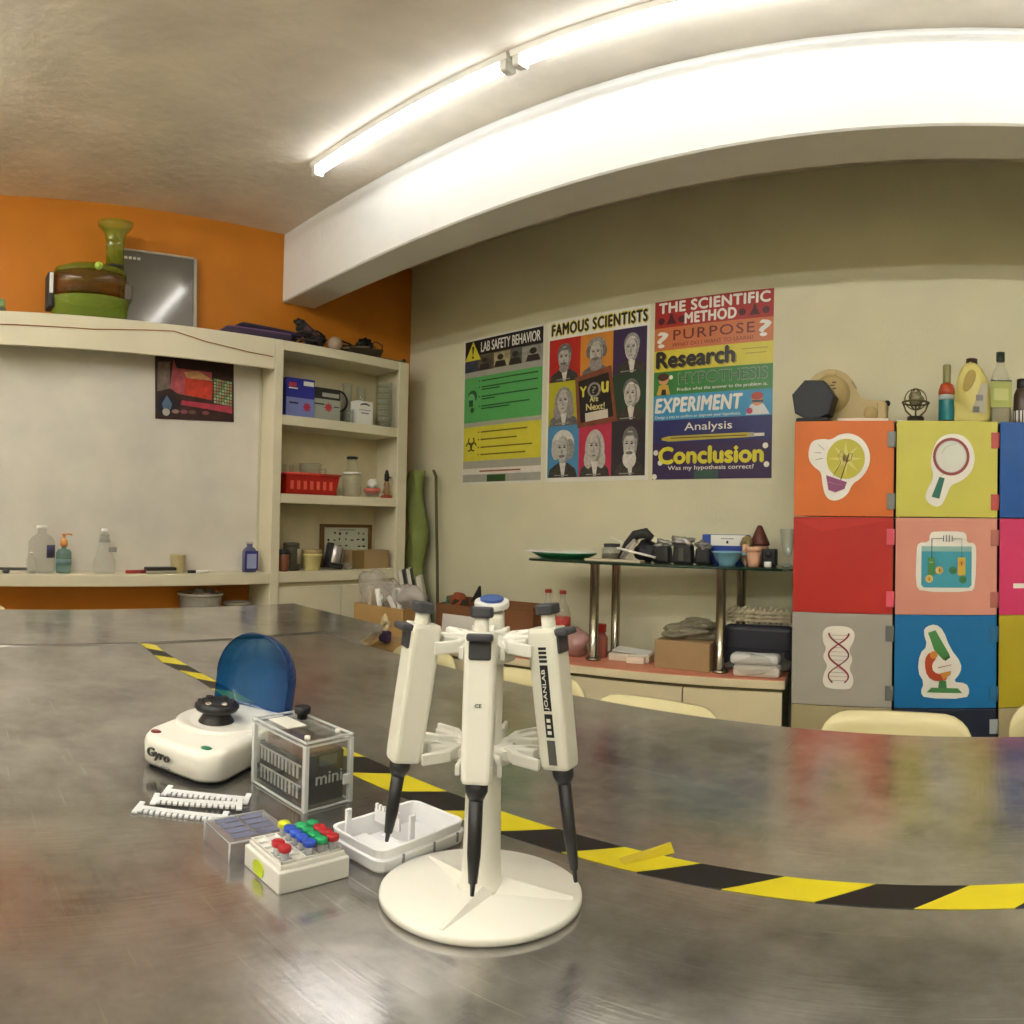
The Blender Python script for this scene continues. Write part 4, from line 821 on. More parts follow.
for x, y, h in ((672,285,'#d8b868'),(630,320,'#d8b868'),(728,285,'#3f7c4c'),(770,322,'#3f7c4c'),(764,255,'#cf9e3a')):
    ring(x, y, 0, 16, h, 5, q); D.line(q((x-8,y),(x+8,y)), '#7c4a24' if h != '#3f7c4c' else '#1f4a2c', 6)
    if h != '#3f7c4c': D.line(q((x,y-8),(x,y+8)), '#7c4a24', 6)
D.line(q((630,252),(648,252)), '#d8d8c0', 5)
D.b.obj('beaker_picture', d)
t, d = locker(2, 1, '#cf3468', 'pink', 'bright pink locker right of the salmon one')
D = Dc(); D.poly(smooth([(.24,.44),(.45,.2),(.7,.2),(.9,.44),(.88,.62),(.26,.62)]), '#d8cce4', 1); D.poly([(.14,.67),(.9,.67),(.9,.72),(.14,.72)], WHT, 1); D.b.obj('dome_picture', d)
# grey, teal blue, mustard
t, d = locker(0, 2, '#a5a196', 'steel', 'pale grey locker with a DNA helix picture')
q = px(50, 475, 425, 385); D = Dc()
D.poly(smooth(q((180,590),(182,545),(210,526),(290,526),(318,550),(312,590),(290,625),(312,660),(292,700),(316,740),(306,780),(285,788),(205,788),(182,765),(188,725),(206,690),(180,655),(200,620))), WHT, 1)
S1, S2 = [], []
for i in range(25):
    f = i/24; a = f*2*PI*1.15+.0; y = 555+f*205
    S1.append((250+42*math.cos(a), y)); S2.append((250-42*math.cos(a), y))
D.line(q(*S1), '#9c2a3c', 3, .005); D.line(q(*S2), '#7a2a38', 3, .0045)
for i in range(1, 24, 2): D.line(q(S1[i], S2[i]), '#a04a54' if i % 4 == 1 else '#6a4a4c', 2, .0016)
D.b.obj('helix_picture', d)
t, d = locker(1, 2, '#0f6ea8', 'blue', 'teal blue locker with a microscope picture')
q = px(484, 480, 430, 384); D = Dc()
D.poly(smooth(q((604,545),(618,525),(655,515),(688,540),(715,610),(765,675),(760,715),(728,752),(785,756),(800,790),(785,822),(612,820),(594,795),(610,755),(582,710),(590,635),(622,605)), 2), WHT, 1)
D.poly(q((624,550),(655,540),(715,640),(690,662),(650,620)), '#4a8a4c', 3); D.poly(q((690,655),(712,638),(718,650),(696,665)), '#3a6a3c', 4)
D.poly(smooth(q((618,640),(650,622),(662,650),(640,680),(648,712),(690,722),(712,740),(660,752),(622,730),(610,680)), 2), '#b84a2c', 3); ring(648, 640, 0, 16, '#d88a3a', 5, q)
D.line(q((668,692),(722,680)), '#a83c28', 4, .003); D.poly(q((675,715),(722,705),(718,722),(690,742)), '#c88a3c', 4)
D.poly(q((620,795),(640,775),(750,778),(768,798)), '#4a8a4c', 3); D.poly(q((672,745),(700,745),(704,778),(668,778)), '#3f7c44', 4)
D.b.obj('microscope_picture', d)
t, d = locker(2, 2, '#b3a324', 'steel', 'mustard yellow locker at the right edge, below the pink one')
# bottom row
locker(0, 3, '#a89c76', 'steel', 'beige locker at the bottom, behind the cream chair')
locker(1, 3, '#1b2438', 'navy', 'dark navy locker under the microscope locker')
locker(2, 3, '#a89c76', 'steel', 'beige locker in the lowest row at the right edge')
b = MB(); b.box(0, CG*3, .02, .29, 0, .187, M_lbody, .004); solo(b, 'locker_plinth', 'dark plinth carrying the coloured lockers', 'plinth', lk(0, 0, 0), LKR)
# things on top of the lockers
LT = tops[0]+.0005
def lt(x, y): return lk(x, y, LT)
t = thing('heptagon_block', 'black seven-sided block standing at the left end of the locker tops', 'block', lt(.065, .07), LKR-.1)
b = MB(T(0,0,.098, ry=.06)); b.prism([(.094*math.cos(math.radians(90+360/14+360/7*k)), .094*math.sin(math.radians(90+360/14+360/7*k))) for k in range(7)], -.02, .06, mat('#20242a', .5), 'xz', .006); b.obj('block_body', t)
b = MB(); b.box(-.07,.07,-.03,.05,0,.022, M_black, .008); b.obj('foot', t)
t = thing('tan_projector', 'large tan plastic machine with a round drum on the orange locker', 'machine', lt(.22, .20), LKR)
M_tan = mat('#bba673', .5, var=.05)
b = MB(); b.prism(arc(-.10,.145,.112,25,205,20)+[(-.212,.0),(.14,.0),(.145,.10),(.13,.115),(.02,.118),(.0,.16)], -.03, .07, M_tan, 'xz', .012); b.obj('housing', t)
b = MB(); b.lathe([(.08,-.036),(.085,-.03),(.085,-.02),(0,-.02)], mat('#ae9862', .5), c=(-.10,0,.145), n=30, axis='y'); b.lathe([(.072,-.040),(.075,-.034),(0,-.034)], mat('#b6a06a', .5), c=(-.10,0,.145), n=30, axis='y'); b.obj('drum', t)
b = MB(); b.box(-.125,-.075,-.042,-.034,.225,.245, M_tan, .004); b.obj('catch', t)
b = MB(); b.lathe([(.028,-.036),(.031,-.032),(.031,-.028),(0,-.028)], mat('#ae9862', .5), c=(.075,0,.06), n=20, axis='y', sy=1); b.box(.10,.104,-.032,-.029,.01,.105, mat('#9c8858', .5)); b.obj('dial', t)
b = MB(); b.ball((.143,-.01,.105), .014, M_black, 10, 8); b.obj('button', t)
for k in range(4): b = MB(); b.box(-.10+.008*(k % 2), -.082+.008*(k % 2), -.043,-.0402,.15+.014*k,.156+.014*k, mat('#5a5038', .5)); b.obj('mark', t)
b = MB(); b.box(-.105,.105,-.03,.03,0,.016, mat('#e4d2c0', .5), .003); solo(b, 'white_strip', 'pale flat strip lying before the tan machine on the orange locker', 'strip', lt(.275, .07), LKR)
b = MB(); b.lathe([(.03,0),(.032,.006),(.0,.009)], M_white, n=18); solo(b, 'white_dish', 'small white dish between the orange and yellow locker tops', 'dish', lt(.425, .06), LKR)
t = thing('wire_globe', 'small wire globe on a dark round base over the yellow locker', 'globe', lt(.487, .10), LKR)
MW = mat('#6a5c3c', .35, .7)
b = MB(); b.lathe([(.036,0),(.037,.006),(.034,.03),(0,.03)], mat('#2c2218', .5), n=20); b.obj('base', t)
b = MB()
for k in range(3):
    a = k*PI/3; b.tube([(.045*math.cos(q)*math.cos(a), .045*math.cos(q)*math.sin(a), .105+.045*math.sin(q)) for q in [2*PI*i/22 for i in range(22)]], .0025, MW, 5, True)
b.obj('meridians', t)
b = MB(); b.tube([(.055*math.cos(q), .055*math.sin(q), .09) for q in [2*PI*i/26 for i in range(26)]], .0045, MW, 6, True); b.obj('horizon_ring', t)
b = MB()
for sx in (-1, 1): b.tube([(sx*.052,0,.088),(sx*.04,0,.055),(sx*.012,0,.028)], .004, MW, 6)
b.tube([(0,0,.028),(0,0,.08)], .004, MW, 6); b.obj('stand', t)
b = MB(); b.lump((.0,0,.108), (.03,.03,.03), clear('#c8c0a0', .8, .3, .1, .3), 7, .3); b.obj('land', t)
t = bottle('wine_bottle', 'red wine bottle with a teal lower half on the yellow locker', 0, .255, .034, mat('#1f7a82', .3), pos=lt(.615, .10), capm=mat('#8c8a5e', .4), shoulder=.55, nr=.40, neck=.66, caph=.42)
b = MB(); b.lathe([(.0345,.115),(.0345,.14),(.027,.168),(.015,.178),(.015,.15),(.03,.12),(.0345,.115)], mat('#b8502c', .35), n=20); b.obj('red_shoulder', t)
b = MB(); b.lathe([(.0343,.10),(.0347,.10),(.0347,.122),(.0343,.122)], mat('#a8b0ac', .5), n=20); b.lathe([(.0343,.0),(.0347,.0),(.0347,.014),(.0343,.014)], mat('#5a2a24', .5), n=20); b.obj('band', t)
t = thing('milk_jug', 'large pale yellow plastic jug with a moulded handle on the lockers', 'jug', lt(.715, .13), LKR)
M_jug = mat('#d9cd78', .4, var=.04)
b = MB(); b.prism(smooth([(-.075,0),(.08,0),(.083,.06),(.08,.15),(.06,.22),(.028,.265),(-.018,.27),(-.045,.24),(-.062,.17),(-.055,.10),(-.078,.05)], 2), -.045, .045, M_jug, 'xz', .016, True); b.obj('jug_body', t)
b = MB(); b.prism(smooth([(-.038,.155),(-.018,.225),(.015,.235),(.022,.20),(-.005,.145),(-.028,.135)], 2), -.049, -.044, mat('#a8923a', .5), 'xz', .002); b.obj('handle_recess', t)
b = MB(); b.lathe([(.022,.262),(.024,.266),(.024,.29),(0,.292)], mat('#3a2a18', .5), n=18, c=(.005,0,0)); b.obj('cap', t)
b = MB(); b.prism([(.0,.05),(.06,.045),(.07,.17),(.045,.18)], -.0465, -.045, mat('#b8b49c', .5), 'xz'); b.box(.01,.035,-.048,-.0465,.05,.075, mat('#6a685c', .5)); b.box(.02,.05,-.048,-.0465,.10,.125, mat('#8c8a80', .5)); b.obj('paper_label', t)
t = thing('oil_bottle', 'square clear bottle with green label and dark cap on the lockers', 'bottle', lt(.838, .10), LKR)
b = MB(); b.prism(rrect(-.043,.043,-.035,.035,.012), 0, .19, M_clearb, 'xy'); b.lathe([(.04,.19),(.034,.22),(.018,.25),(.015,.285),(0,.285)], M_clearb, n=18); b.obj('bottle_body', t)
b = MB(); b.prism(rrect(-.041,.041,-.033,.033,.01), .003, .07, mat('#7c7040', .3), 'xy'); b.obj('oil', t)
b = MB(); b.box(-.0435,.0435,-.037,-.0352,.07,.185, mat('#a5ad54', .5)); b.box(-.03,.03,-.038,-.037,.10,.15, mat('#c0c478', .5)); b.box(-.0435,.0435,-.038,-.037,.181,.186, M_dark); b.obj('paper_label', t)
b = MB(); b.lathe([(.018,.275),(.0185,.28),(.0185,.315),(0,.317)], mat('#2a3a2a', .4), n=16); b.obj('cap', t)
bottle('dark_bottle', 'brown bottle with dark cap and white label at the right edge of the lockers', 0, .20, .037, mat('#4a3a2c', .3), pos=lt(.93, .10), capm=M_black, shoulder=.66, nr=.5, caph=.2, label=(M_white, .05, .3, 0, 360))
# ---------------------------------------------------------------- chairs
M_ch = mat('#d9cf9e', .4, var=.02); M_tubes = mat('#b8b4a8', .25, .9)
def curved(b, w, z0, z1, y, th, cur, m, r=.06, ny=12, lean=0):
    """rounded back panel curved around the sitter"""
    out = rrect(-w/2, w/2, z0, z1, r, 6)
    f = lambda u, v: y+cur*(u/(w/2))**2-lean*(v-z0)
    # dense grid clipped by the outline height
    N = 18; vs = []; fs = []
    def ext(u):
        d = w/2-abs(u)
        k = r-math.sqrt(max(0, r*r-(r-d)**2)) if d < r else 0
        return z0+k, z1-k
    M = 8
    for s in (0, 1):
        for i in range(N+1):
            u = -w/2*math.cos(PI*i/N); lo, hi = ext(u)
            for j in range(M+1):
                v = lo+(hi-lo)*j/M; vs.append((u, f(u, v)+s*th, v))
    K = (N+1)*(M+1)
    for i in range(N):
        for j in range(M):
            a = i*(M+1)+j; q = (a, a+M+1, a+M+2, a+1); fs.append(q); fs.append(tuple(k+K for k in q[::-1]))
    for i in range(N):
        a = i*(M+1); fs.append((a, a+K, a+M+1+K, a+M+1)); a += M; fs.append((a, a+M+1, a+M+1+K, a+K))
    for j in range(M):
        fs.append((j, j+1, j+1+K, j+K)); a = N*(M+1)+j; fs.append((a, a+K, a+1+K, a+1))
    b.raw(vs, fs, m, True)
def chair(label, x, y, rz, w=.40, h=.82):
    """sitter looks along -y"""
    t = thing('plastic_chair', label, 'chair', (x, y, 0), rz, 'cream plastic chairs')
    b = MB(); curved(b, w, h-.36, h, .0, .012, -.035, M_ch, .075, lean=-.08); b.obj('backrest', t)
    b = MB(); b.prism(rrect(-w/2+.01, w/2-.01, -.46, -.05, .07), .435, .452, M_ch, 'xy', .006); b.obj('seat', t)
    for s in (-1, 1): b = MB(); b.tube([(s*(w/2-.05),-.02,h-.06),(s*(w/2-.05),-.04,.5),(s*(w/2-.05),-.07,.428)], .010, M_tubes, 8); b.obj('back_frame', t)
    for s in (-1, 1):
        for yy, ft in ((-.08,.02),(-.42,-.46)):
            b = MB(); b.tube([(s*(w/2-.05),yy,.434),(s*(w/2-.02),ft,0)], .011, M_tubes, 8); b.obj('leg', t)
    return t
chair('cream plastic chair right before the grey and teal lockers', -.21, 1.70, 0, .40, .81)
chair('cream plastic chair before the cupboard doors, right of the pipettes', -.835, 1.565, .0, .40)
chair('cream plastic chair mostly hidden behind the pipettes', -1.30, 1.63, 0)
chair('cream plastic chair behind the left pipette near the cardboard cartons', -1.83, 1.62, 0, .37)
chair('cream plastic chair cut by the right edge of the picture', .29, 1.80, 0)
chair('cream plastic chair by the whiteboard ledge at the left edge', -3.0, .07, PI/2, .40, .875)
# ---------------------------------------------------------------- cartons, books and bags in the corner
t = thing('carton', 'open cardboard carton overflowing with a clear bag, right of the shelf cabinet', 'carton', (-2.42, 1.88, 0), .15)
MC2 = mat('#a5834f', .8, var=.08)
b = MB()
b.box(-.17,.13,-.01,.0,.0,.90, MC2); b.box(-.17,.13,.16,.17,.0,.90, MC2); b.box(-.18,-.17,-.01,.17,0,.90, MC2); b.box(.13,.14,-.01,.17,0,.90, MC2); b.box(-.17,.13,0,.16,.60,.61, MC2); b.obj('carton_body', t)
b = MB(); b.box(-.18,.14,-.012,-.01,.66,.69, mat('#8a6a30', .8)); b.obj('tape_strip', t)
t = thing('plastic_bag', 'big crumpled clear plastic bag of tubes spilling from the open carton', 'bag', (-2.46, 1.955, .612), .15)
MBG = clear('#ece6e0', .97, .3, .10, .16)
b = MB(); b.lump((.0,.0,.26), (.15,.07,.15), MBG, 12, .4, 4, flatz=.01); b.lump((-.10,.01,.33), (.09,.06,.09), MBG, 44, .4, 4); b.obj('bag_body', t)
b = MB(); b.lump((.14,.01,.33), (.07,.055,.06), mat('#a39a94', .5), 30, .25, 3); b.obj('grey_pouch', t)
rnd = random.Random(9)
for k in range(7):
    b = MB(); x = rnd.uniform(-.1,.12); a = rnd.uniform(-.9,.9)
    b.tube([(x,-.05+.012*k,.20),(x+.12*math.sin(a),-.06+.012*k,.22+.15*math.cos(a))], .012, [M_white, mat('#a8a8a0', .3), mat('#cfc0a0', .5)][k % 3], 8); b.obj('plastic_tube', t)
t = thing('carton', 'lower cardboard carton in front of the clear bag carton, behind the table corner', 'carton', (-2.07, 1.70, 0), .15)
b = MB(); b.box(-.10,.10,0,.18,0,.80, M_carton, .004); b.obj('carton_body', t)
b = MB(T(-.1,0,.80, rx=.3)); b.box(0,.2,-.07,0,-.003,.0, MC2); b.obj('flap', t)
t = thing('toy_figure', 'small beige and purple figure lying against the carton by the table', 'toy', (-2.12, 1.665, .80), 0)
b = MB(); b.box(-.03,.03,-.015,.015,0,.05, mat('#3c2a4a', .6), .01); b.obj('toy_body', t)
b = MB(); b.lump((0,0,.075), (.022,.015,.03), mat('#b8a882', .7), 6, .5); b.obj('toy_head', t)
t = thing('carton', 'reddish brown carton holding papers on the left end of the cupboard', 'carton', (-2.29, 2.42, CT), .19)
MC3 = mat('#7c5230', .8, var=.06)
b = MB(); b.box(-.28,.29,0,.008,0,.20, MC3); b.box(-.28,.29,.117,.125,0,.235, MC3); b.box(-.288,-.28,0,.125,0,.20, MC3); b.box(.29,.298,0,.125,0,.225, MC3, .002); b.box(-.28,.29,.008,.117,.0,.008, MC3); b.obj('carton_body', t)
b = MB(T(-.12,-.012,.06, rx=-.1)); b.box(-.12,.17,-.004,.0,-.02,.09, M_white); b.obj('paper', t)
t = thing('soft_toy', 'orange and dark stuffed toy sticking out of the reddish brown carton', 'toy', (-2.50, 2.455, CT+.009), 0)
b = MB(); b.lump((0,0,.20), (.05,.045,.045), mat('#8c4626', .9), 3, .3); b.lump((.03,-.01,.10), (.08,.05,.10), mat('#3c2c1c', .9), 8, .3, flatz=0); b.obj('toy_body', t)
b = MB(); b.lump((-.055,0,.195), (.03,.03,.035), mat('#3c6a4c', .8), 5, .3); b.obj('green_patch', t)
b = MB(); b.prism([(.10,.21),(.16,.30),(.17,.22)], -.01, .01, M_black, 'xz', .004); b.obj('fin', t)
# books standing in the corner
for i, (x, y, h, m, lab) in enumerate(((-2.82, 2.40, .36, mat('#8c8a90', .5), 'grey binder leaning leftmost beside the corner cartons'), (-2.775, 2.425, .37, mat('#2c2a30', .5), 'black binder leaning between the grey and white binders'), (-2.725, 2.45, .33, mat('#d8d4c8', .5), 'white binder leaning rightmost beside the corner cartons'))):
    t = thing('binder', lab, 'binder', (x, y, CT), .78)
    M = T(0,0,.0, ry=-.2)
    b = MB(M); b.box(-.014,.014,0,.16,.004,h, m, .003); b.obj('cover', t)
    b = MB(M); b.box(-.010,.010,-.001,.158,.01,h+.002, mat('#cfcabc', .7)); b.obj('pages', t)
b = MB(); b.lump((0,0,.16), (.08,.10,.20), mat('#4a4048', .8), 14, .3, flatz=0); solo(b, 'dark_bag', 'dark purple grey bag slumped beside the leaning binders', 'bag', (-3.03, 2.62, .551), 0)
b = MB(); b.box(-.24,.2,-.15,.15,0,.55, M_carton, .004); b.box(-.24,.2,-.153,-.15,.2,.24, MC2); solo(b, 'carton', 'closed carton on the floor under the dark bag in the corner', 'carton', (-2.98, 2.56, 0), .1)
# rolled green cloth in the corner
b = MB(); M_gr = mat('#7c8648', .85, var=.12)
N = 26; prof = [(0,-.06),(.03,-.085),(.07,-.07),(.10,-.085),(.13,-.06),(.17,-.03),(.16,.02),(.1,.035),(.04,.03),(0,.0)]
vs, fs = [], []
for j in range(N):
    z = 1.14*j/(N-1); k = 1-.35*(j/(N-1))
    for i, (x, y) in enumerate(prof): vs.append((x*k+.018*math.sin(j*.5+i), y*k+.012*math.cos(j*.7+i*1.3), z))
n = len(prof)
for j in range(N-1):
    for i in range(n): fs.append((j*n+i, j*n+(i+1) % n, (j+1)*n+(i+1) % n, (j+1)*n+i))
fs += [tuple(range(n))[::-1], tuple((N-1)*n+i for i in range(n))]
b.raw(vs, fs, M_gr, True)
solo(b, 'green_cloth', 'tall rolled olive green cloth standing in the corner beside the cabinet', 'cloth', (-3.36, 2.85, .5), 0)
b = MB(); b.tube([(.05,-.01,-.98),(.0,0,.0),(-.03,.01,.35),(-.055,.02,.62),(-.09,.03,.66)], .010, mat('#5a5438', .6), 6); solo(b, 'pole', 'thin dark pole standing beside the olive green cloth', 'pole', (-3.12, 2.87, .98), 0)
b = MB(); b.box(-.16,.14,-.10,.10,0,.5, M_carton, .004); b.box(-.16,.14,-.06,.06,.5,.502, mat('#8a6a30', .8)); solo(b, 'carton', 'tall closed carton in the corner under the olive green cloth', 'carton', (-3.33, 2.84, 0), 0)
# ---------------------------------------------------------------- hazard tape on the table
M_ty = mat('#d3c322', .35, var=.04); M_tk = mat('#1c1a1a', .4, var=.05)
bx = [-.153-.0965*k for k in range(0, 19)]
bx = [.424-.0963*k for k in range(0, 26)]
b = MB()
LO = ((-2.1,.582),(-1.91,.588),(-1.70,.574),(-1.5,.600),(-.82,.584),(-.53,.606),(-.25,.620),(.04,.633),(.6,.66))
HI = ((-2.1,.640),(-1.85,.624),(-1.72,.625),(-1.47,.634),(-.92,.648),(-.58,.658),(-.19,.672),(.05,.687),(.6,.712))
def itp(tb, x):
    for (a, p), (c, q) in zip(tb, tb[1:]):
        if x <= c: return p+(q-p)*(x-a)/(c-a)
    return tb[-1][1]
for k in range(len(bx)-1):
    x1, x0 = bx[k], bx[k+1]; m = M_ty if k % 2 == 0 else M_tk
    s = .052; z = TZ+.0004
    def P(x, v): return (x+s*v, itp(HI, x+s) if v else itp(LO, x))
    if x0 < -2.0: break
    pts = [P(x0,0),P((x0+x1)/2,0),P(x1,0),P(x1,1),P((x0+x1)/2,1),P(x0,1)]
    b.prism(pts, z, z+.0008, m, 'xy')
tag(b.obj('strip'), 'black and yellow hazard tape stuck along the steel table', 'tape')
bpy.data.objects['strip'].name = 'hazard_tape'
b = MB(T(-.355,.652,TZ+.0016, rz=1.0)); b.raw([(-.03,-.006,0),(.035,-.004,.0),(.035,.006,.012),(-.03,.008,.0025),(-.03,-.006,-.0002),(.035,-.004,-.0002),(.035,.006,.0112),(-.03,.008,.002)], [(0,1,2,3),(7,6,5,4),(0,4,5,1),(1,5,6,2),(2,6,7,3),(3,7,4,0)], mat('#b8a51c', .35)); solo(b, 'tape_fold', 'lifted fold of yellow tape across the hazard tape', 'tape')
# ---------------------------------------------------------------- pipette stand
PX, PYY = -.437, .470
M_pw = mat('#e9e7dc', .35, var=.015); M_pw2 = mat('#e2e0d2', .35, var=.015); M_pd = mat('#3c3c42', .45); M_pb = mat('#1f1f21', .4)
t = thing('pipette_stand', 'round off-white carousel stand holding four pipettes on the steel table', 'stand', (PX, PYY, TZ))
b = MB(); b.lathe([(.0965,.0002),(.099,.003),(.099,.0105),(.0965,.0128),(.03,.0175),(0,.018)], M_pw, n=64); b.obj('base', t)
for a in (-69, 27, 170):
    ca, sa = math.cos(math.radians(a)), math.sin(math.radians(a)); L = .091
    b = MB(); r0 = .01
    P = lambda u, v, z: (u*ca-v*sa, u*sa+v*ca, z)
    b.raw([P(r0,-.020,.0165),P(r0,.020,.0165),P(L,.004,.0128),P(L,-.004,.0128),P(r0,.010,.030),P(L,.003,.0145)], [(0,3,2,1),(0,1,4),(1,2,5,4),(2,3,5),(3,0,4,5)], M_pw, False); b.obj('rib', t)
b = MB(); b.lathe([(.0245,.0165),(.021,.021),(.0195,.03),(.0185,.06),(.0165,.2),(.016,.306),(0,.308)], M_pw, n=32); b.obj('column', t)
def arm(b, a, z, L, fork, th, up):
    M0 = b.M; b.M = Matrix.Rotation(a, 4, 'Z') @ Matrix.Translation((0, 0, z))
    b.prism([(.012,-.006),(L*.55,-.003+up*.5),(L,up),(L,up+th),(L*.5,th+up*.6),(.012,th)], -.005, .005, M_pw, 'xz', .0015)
    for s in (-1, 1):
        p = [(L*.45, s*.003), (L*.75, s*.0175), (L+.014, s*.0205), (L+.014, s*.0165), (L*.8, s*.0125), (L*.6, 0)]
        b.prism(p, up*.7, up*.7+th, M_pw, 'xy', .0012)
    b.prism([(.015,-.010),(L*.62,-.006),(L*.75,-.015),(L*.75,.015),(L*.62,.006),(.015,.010)], up*.5, up*.5+th*.8, M_pw, 'xy', .0015)
    b.M = M0
for zz, L, nm, up in ((.286, .048, 'upper_arm', .010), (.178, .058, 'lower_arm', .006)):
    b = MB(); b.lathe([(.017,zz-.008),(.028,zz-.004),(.028,zz+.012),(.016,zz+.016),(0,zz+.016)], M_pw, n=30); b.obj('hub', t)
    for k in range(6):
        b = MB(); arm(b, math.radians(-51+60*k), zz, L, 1, .012, up); b.obj(nm, t)
def pipette(k, label, tip, cap='dark'):
    """local: x points outward from the column, z up; origin under the hanger"""
    a = math.radians(-51+60*k); R0 = .069
    t = thing('pipette', label, 'pipette', (PX+R0*math.cos(a), PYY+R0*math.sin(a), 1.2205), a, 'pipettes on the stand')
    tl = T(ry=-.125)
    M = tl
    b = MB(M)                                        # body, a rounded bar 138 mm long
    prof = rrect(-.0175,.0125,-.0138,.0138,.005,3)
    rings = [(0,.93),(-.004,1),(-.07,1.0),(-.125,.96),(-.135,.93),(-.138,.86)]
    vs = []; fs = []; n = len(prof)
    for z, s in rings: vs += [(x*s, y*s, z) for x, y in prof]
    for j in range(len(rings)-1):
        for i in range(n): fs.append((j*n+i, (j+1)*n+i, (j+1)*n+(i+1) % n, j*n+(i+1) % n))
    fs += [tuple(range(n)), tuple((len(rings)-1)*n+i for i in range(n))[::-1]]
    b.raw(vs, fs, M_pw2 if k % 2 else M_pw); b.obj('pipette_body', t)
    b = MB(M); b.lathe([(.0066,-.002),(.0066,.013),(0,.013)], M_pw, n=16); b.obj('plunger', t)
    b = MB(M)
    if cap == 'dark': b.prism(rrect(-.0085,.0095,-.010,.010,.004), (.0105 if k == 5 else .0125), (.0205 if k == 5 else .0225), M_pd, 'xy', .002)
    else:
        b.prism(arc(0,0,.022,0,360,24,.019)[:-1], .004, .012, mat('#dcdcd8', .35), 'xy', .002)
    bt = b.obj('push_button', t)
    if cap != 'dark': b = MB(M); b.prism(arc(0,0,.016,0,360,20,.013)[:-1], .012, .015, mat('#33508c', .4), 'xy', .001); b.obj('blue_cap', bt)
    b = MB(M); b.box(.006,.0145,-.0098,.0098,-.0245,-.006, M_pd, .002); b.prism(rrect(.004,.024,-.0115,.0115,.004), -.0075, -.001, M_pd, 'xy', .002); b.obj('tip_ejector', t)
    b = MB(M); b.lathe([(.0098,-.137),(.0098,-.147),(.0065,-.155),(0,-.155)], M_pb, n=20); b.obj('collar', t)
    L = tip
    b = MB(M); b.lathe([(.0062,-.153),(.0058,-.155-L*.55),(.0038,-.155-L*.86),(.0024,-.155-L*.87),(.0017,-.155-L),(0,-.155-L)], M_pb, n=16); b.obj('shaft', t)
    b = MB(M); b.tube([(-.012,-.008,-.03),(-.012,.008,-.03)], .003, M_pw, 8); b.box(-.0135,-.0095,-.006,.006,-.05,-.012, M_pw, .0015); b.obj('hanger', t)
    if k in (1,):
        Ms = M @ Matrix.Translation((0, -.0138, 0)); b = MB(Ms)
        M0 = Ms @ Matrix.Rotation(-PI/2, 4, 'Y')
        b.box(-.0055,.0025,-.0004,.0,-.078,-.034, M_pb); b.box(-.0055,.0025,-.0004,0,-.104,-.081, M_pb); b.box(-.0055,.0025,-.0004,0,-.132,-.107, mat('#5a5a56', .4)); 
        for q in range(4): b.box(-.0055,.0025,-.0004,0,-.0315+q*.004,-.029+q*.004, M_pb)
        st = b.obj('side_label', t)
        b = MB(Ms @ Matrix.Rotation(-PI/2, 4, 'Y')); b.text('JOANLAB', -.077, -.038, -.0006, .0040, -.0008, M_pw, .0003, bold=.01); [b.box(-.101+.006*q, -.0975+.006*q, -.0008, -.0004, -.0003, .0035, M_pw) for q in range(3)]; b.obj('lettering', st)
    if k == 0: b = MB(M @ Matrix.Translation((.0129,0,0)) @ Matrix.Rotation(PI/2, 4, 'Z')); b.text('CE', -.0028, .0028, -.0665, -.0632, -.0003, mat('#55575a', .5), .0002, bold=.02); b.obj('lettering', t)
    return t
pipette(0, 'white pipette at the front of the stand, facing the camera with CE mark', .100)
pipette(1, 'white pipette at the right front of the stand with black lettered strip', .112)
pipette(3, 'white pipette at the back of the stand with a blue and white cap', .10, 'blue')
pipette(5, 'white pipette at the left front of the stand over the white tray', .075)
# ---------------------------------------------------------------- mini centrifuge
t = thing('centrifuge', 'white mini centrifuge with an open blue lid and black rotor', 'centrifuge', (-1.005, .450, TZ), math.radians(25.6))
M_cw = mat('#eeebe0', .3, var=.01)
def loft(b, rings, m, smooth=True, cap0=True, cap1=True):
    n = len(rings[0]); vs = [p for r in rings for p in r]; fs = []
    for j in range(len(rings)-1):
        for i in range(n): fs.append((j*n+i, j*n+(i+1) % n, (j+1)*n+(i+1) % n, (j+1)*n+i))
    if cap0: fs.append(tuple(range(n))[::-1])
    if cap1: fs.append(tuple((len(rings)-1)*n+i for i in range(n)))
    b.raw(vs, fs, m, smooth); return b
def cr(z, s, slope=0, r=.034):
    P = rrect(-.082*s,.082*s,-.140*s,.098*s,r*s,8)
    return [(x+(.022*min(1, -y/.12) if y < 0 else 0), y-(.010*(1-min(1, (x/.082)**2)) if y < -.06 else 0), z+slope*(y+.135)) for x, y in P]
b = MB(); loft(b, [cr(.006,.955),cr(.012,.99),cr(.042,1.0,.0),cr(.050,.985,.02),cr(.0545,.95,.03),cr(.056,.86,.03)], M_cw); b.obj('housing', t)
b = MB(); loft(b, [cr(.001,.92),cr(.008,.94)], M_black); b.obj('foot', t)
b = MB(); b.lathe([(.080,.053),(.080,.060),(.074,.0635),(.062,.060),(.045,.057),(0,.056)], mat('#e8e4d8', .3), c=(0,.0,0), n=40); b.obj('bowl', t)
b = MB(); b.lathe([(.032,.054),(.031,.057),(.022,.072),(.022,.075),(.035,.079),(.038,.084),(.037,.089),(.028,.095),(.018,.093),(0,.092)], M_pb, c=(-.006,-.010,.002), n=32); ro = b.obj('rotor', t)
for k in range(6):
    a = k*PI/3+.5; b = MB(); b.lathe([(.0038,.0),(.006,.001),(.006,.004),(.0038,.004),(.0038,.0)], M_steel2 if k < 2 else M_dark, n=14, c=(-.006+.0265*math.cos(a-1.9),-.010+.0265*math.sin(a-1.9),.0945)); b.obj('tube_hole', ro)
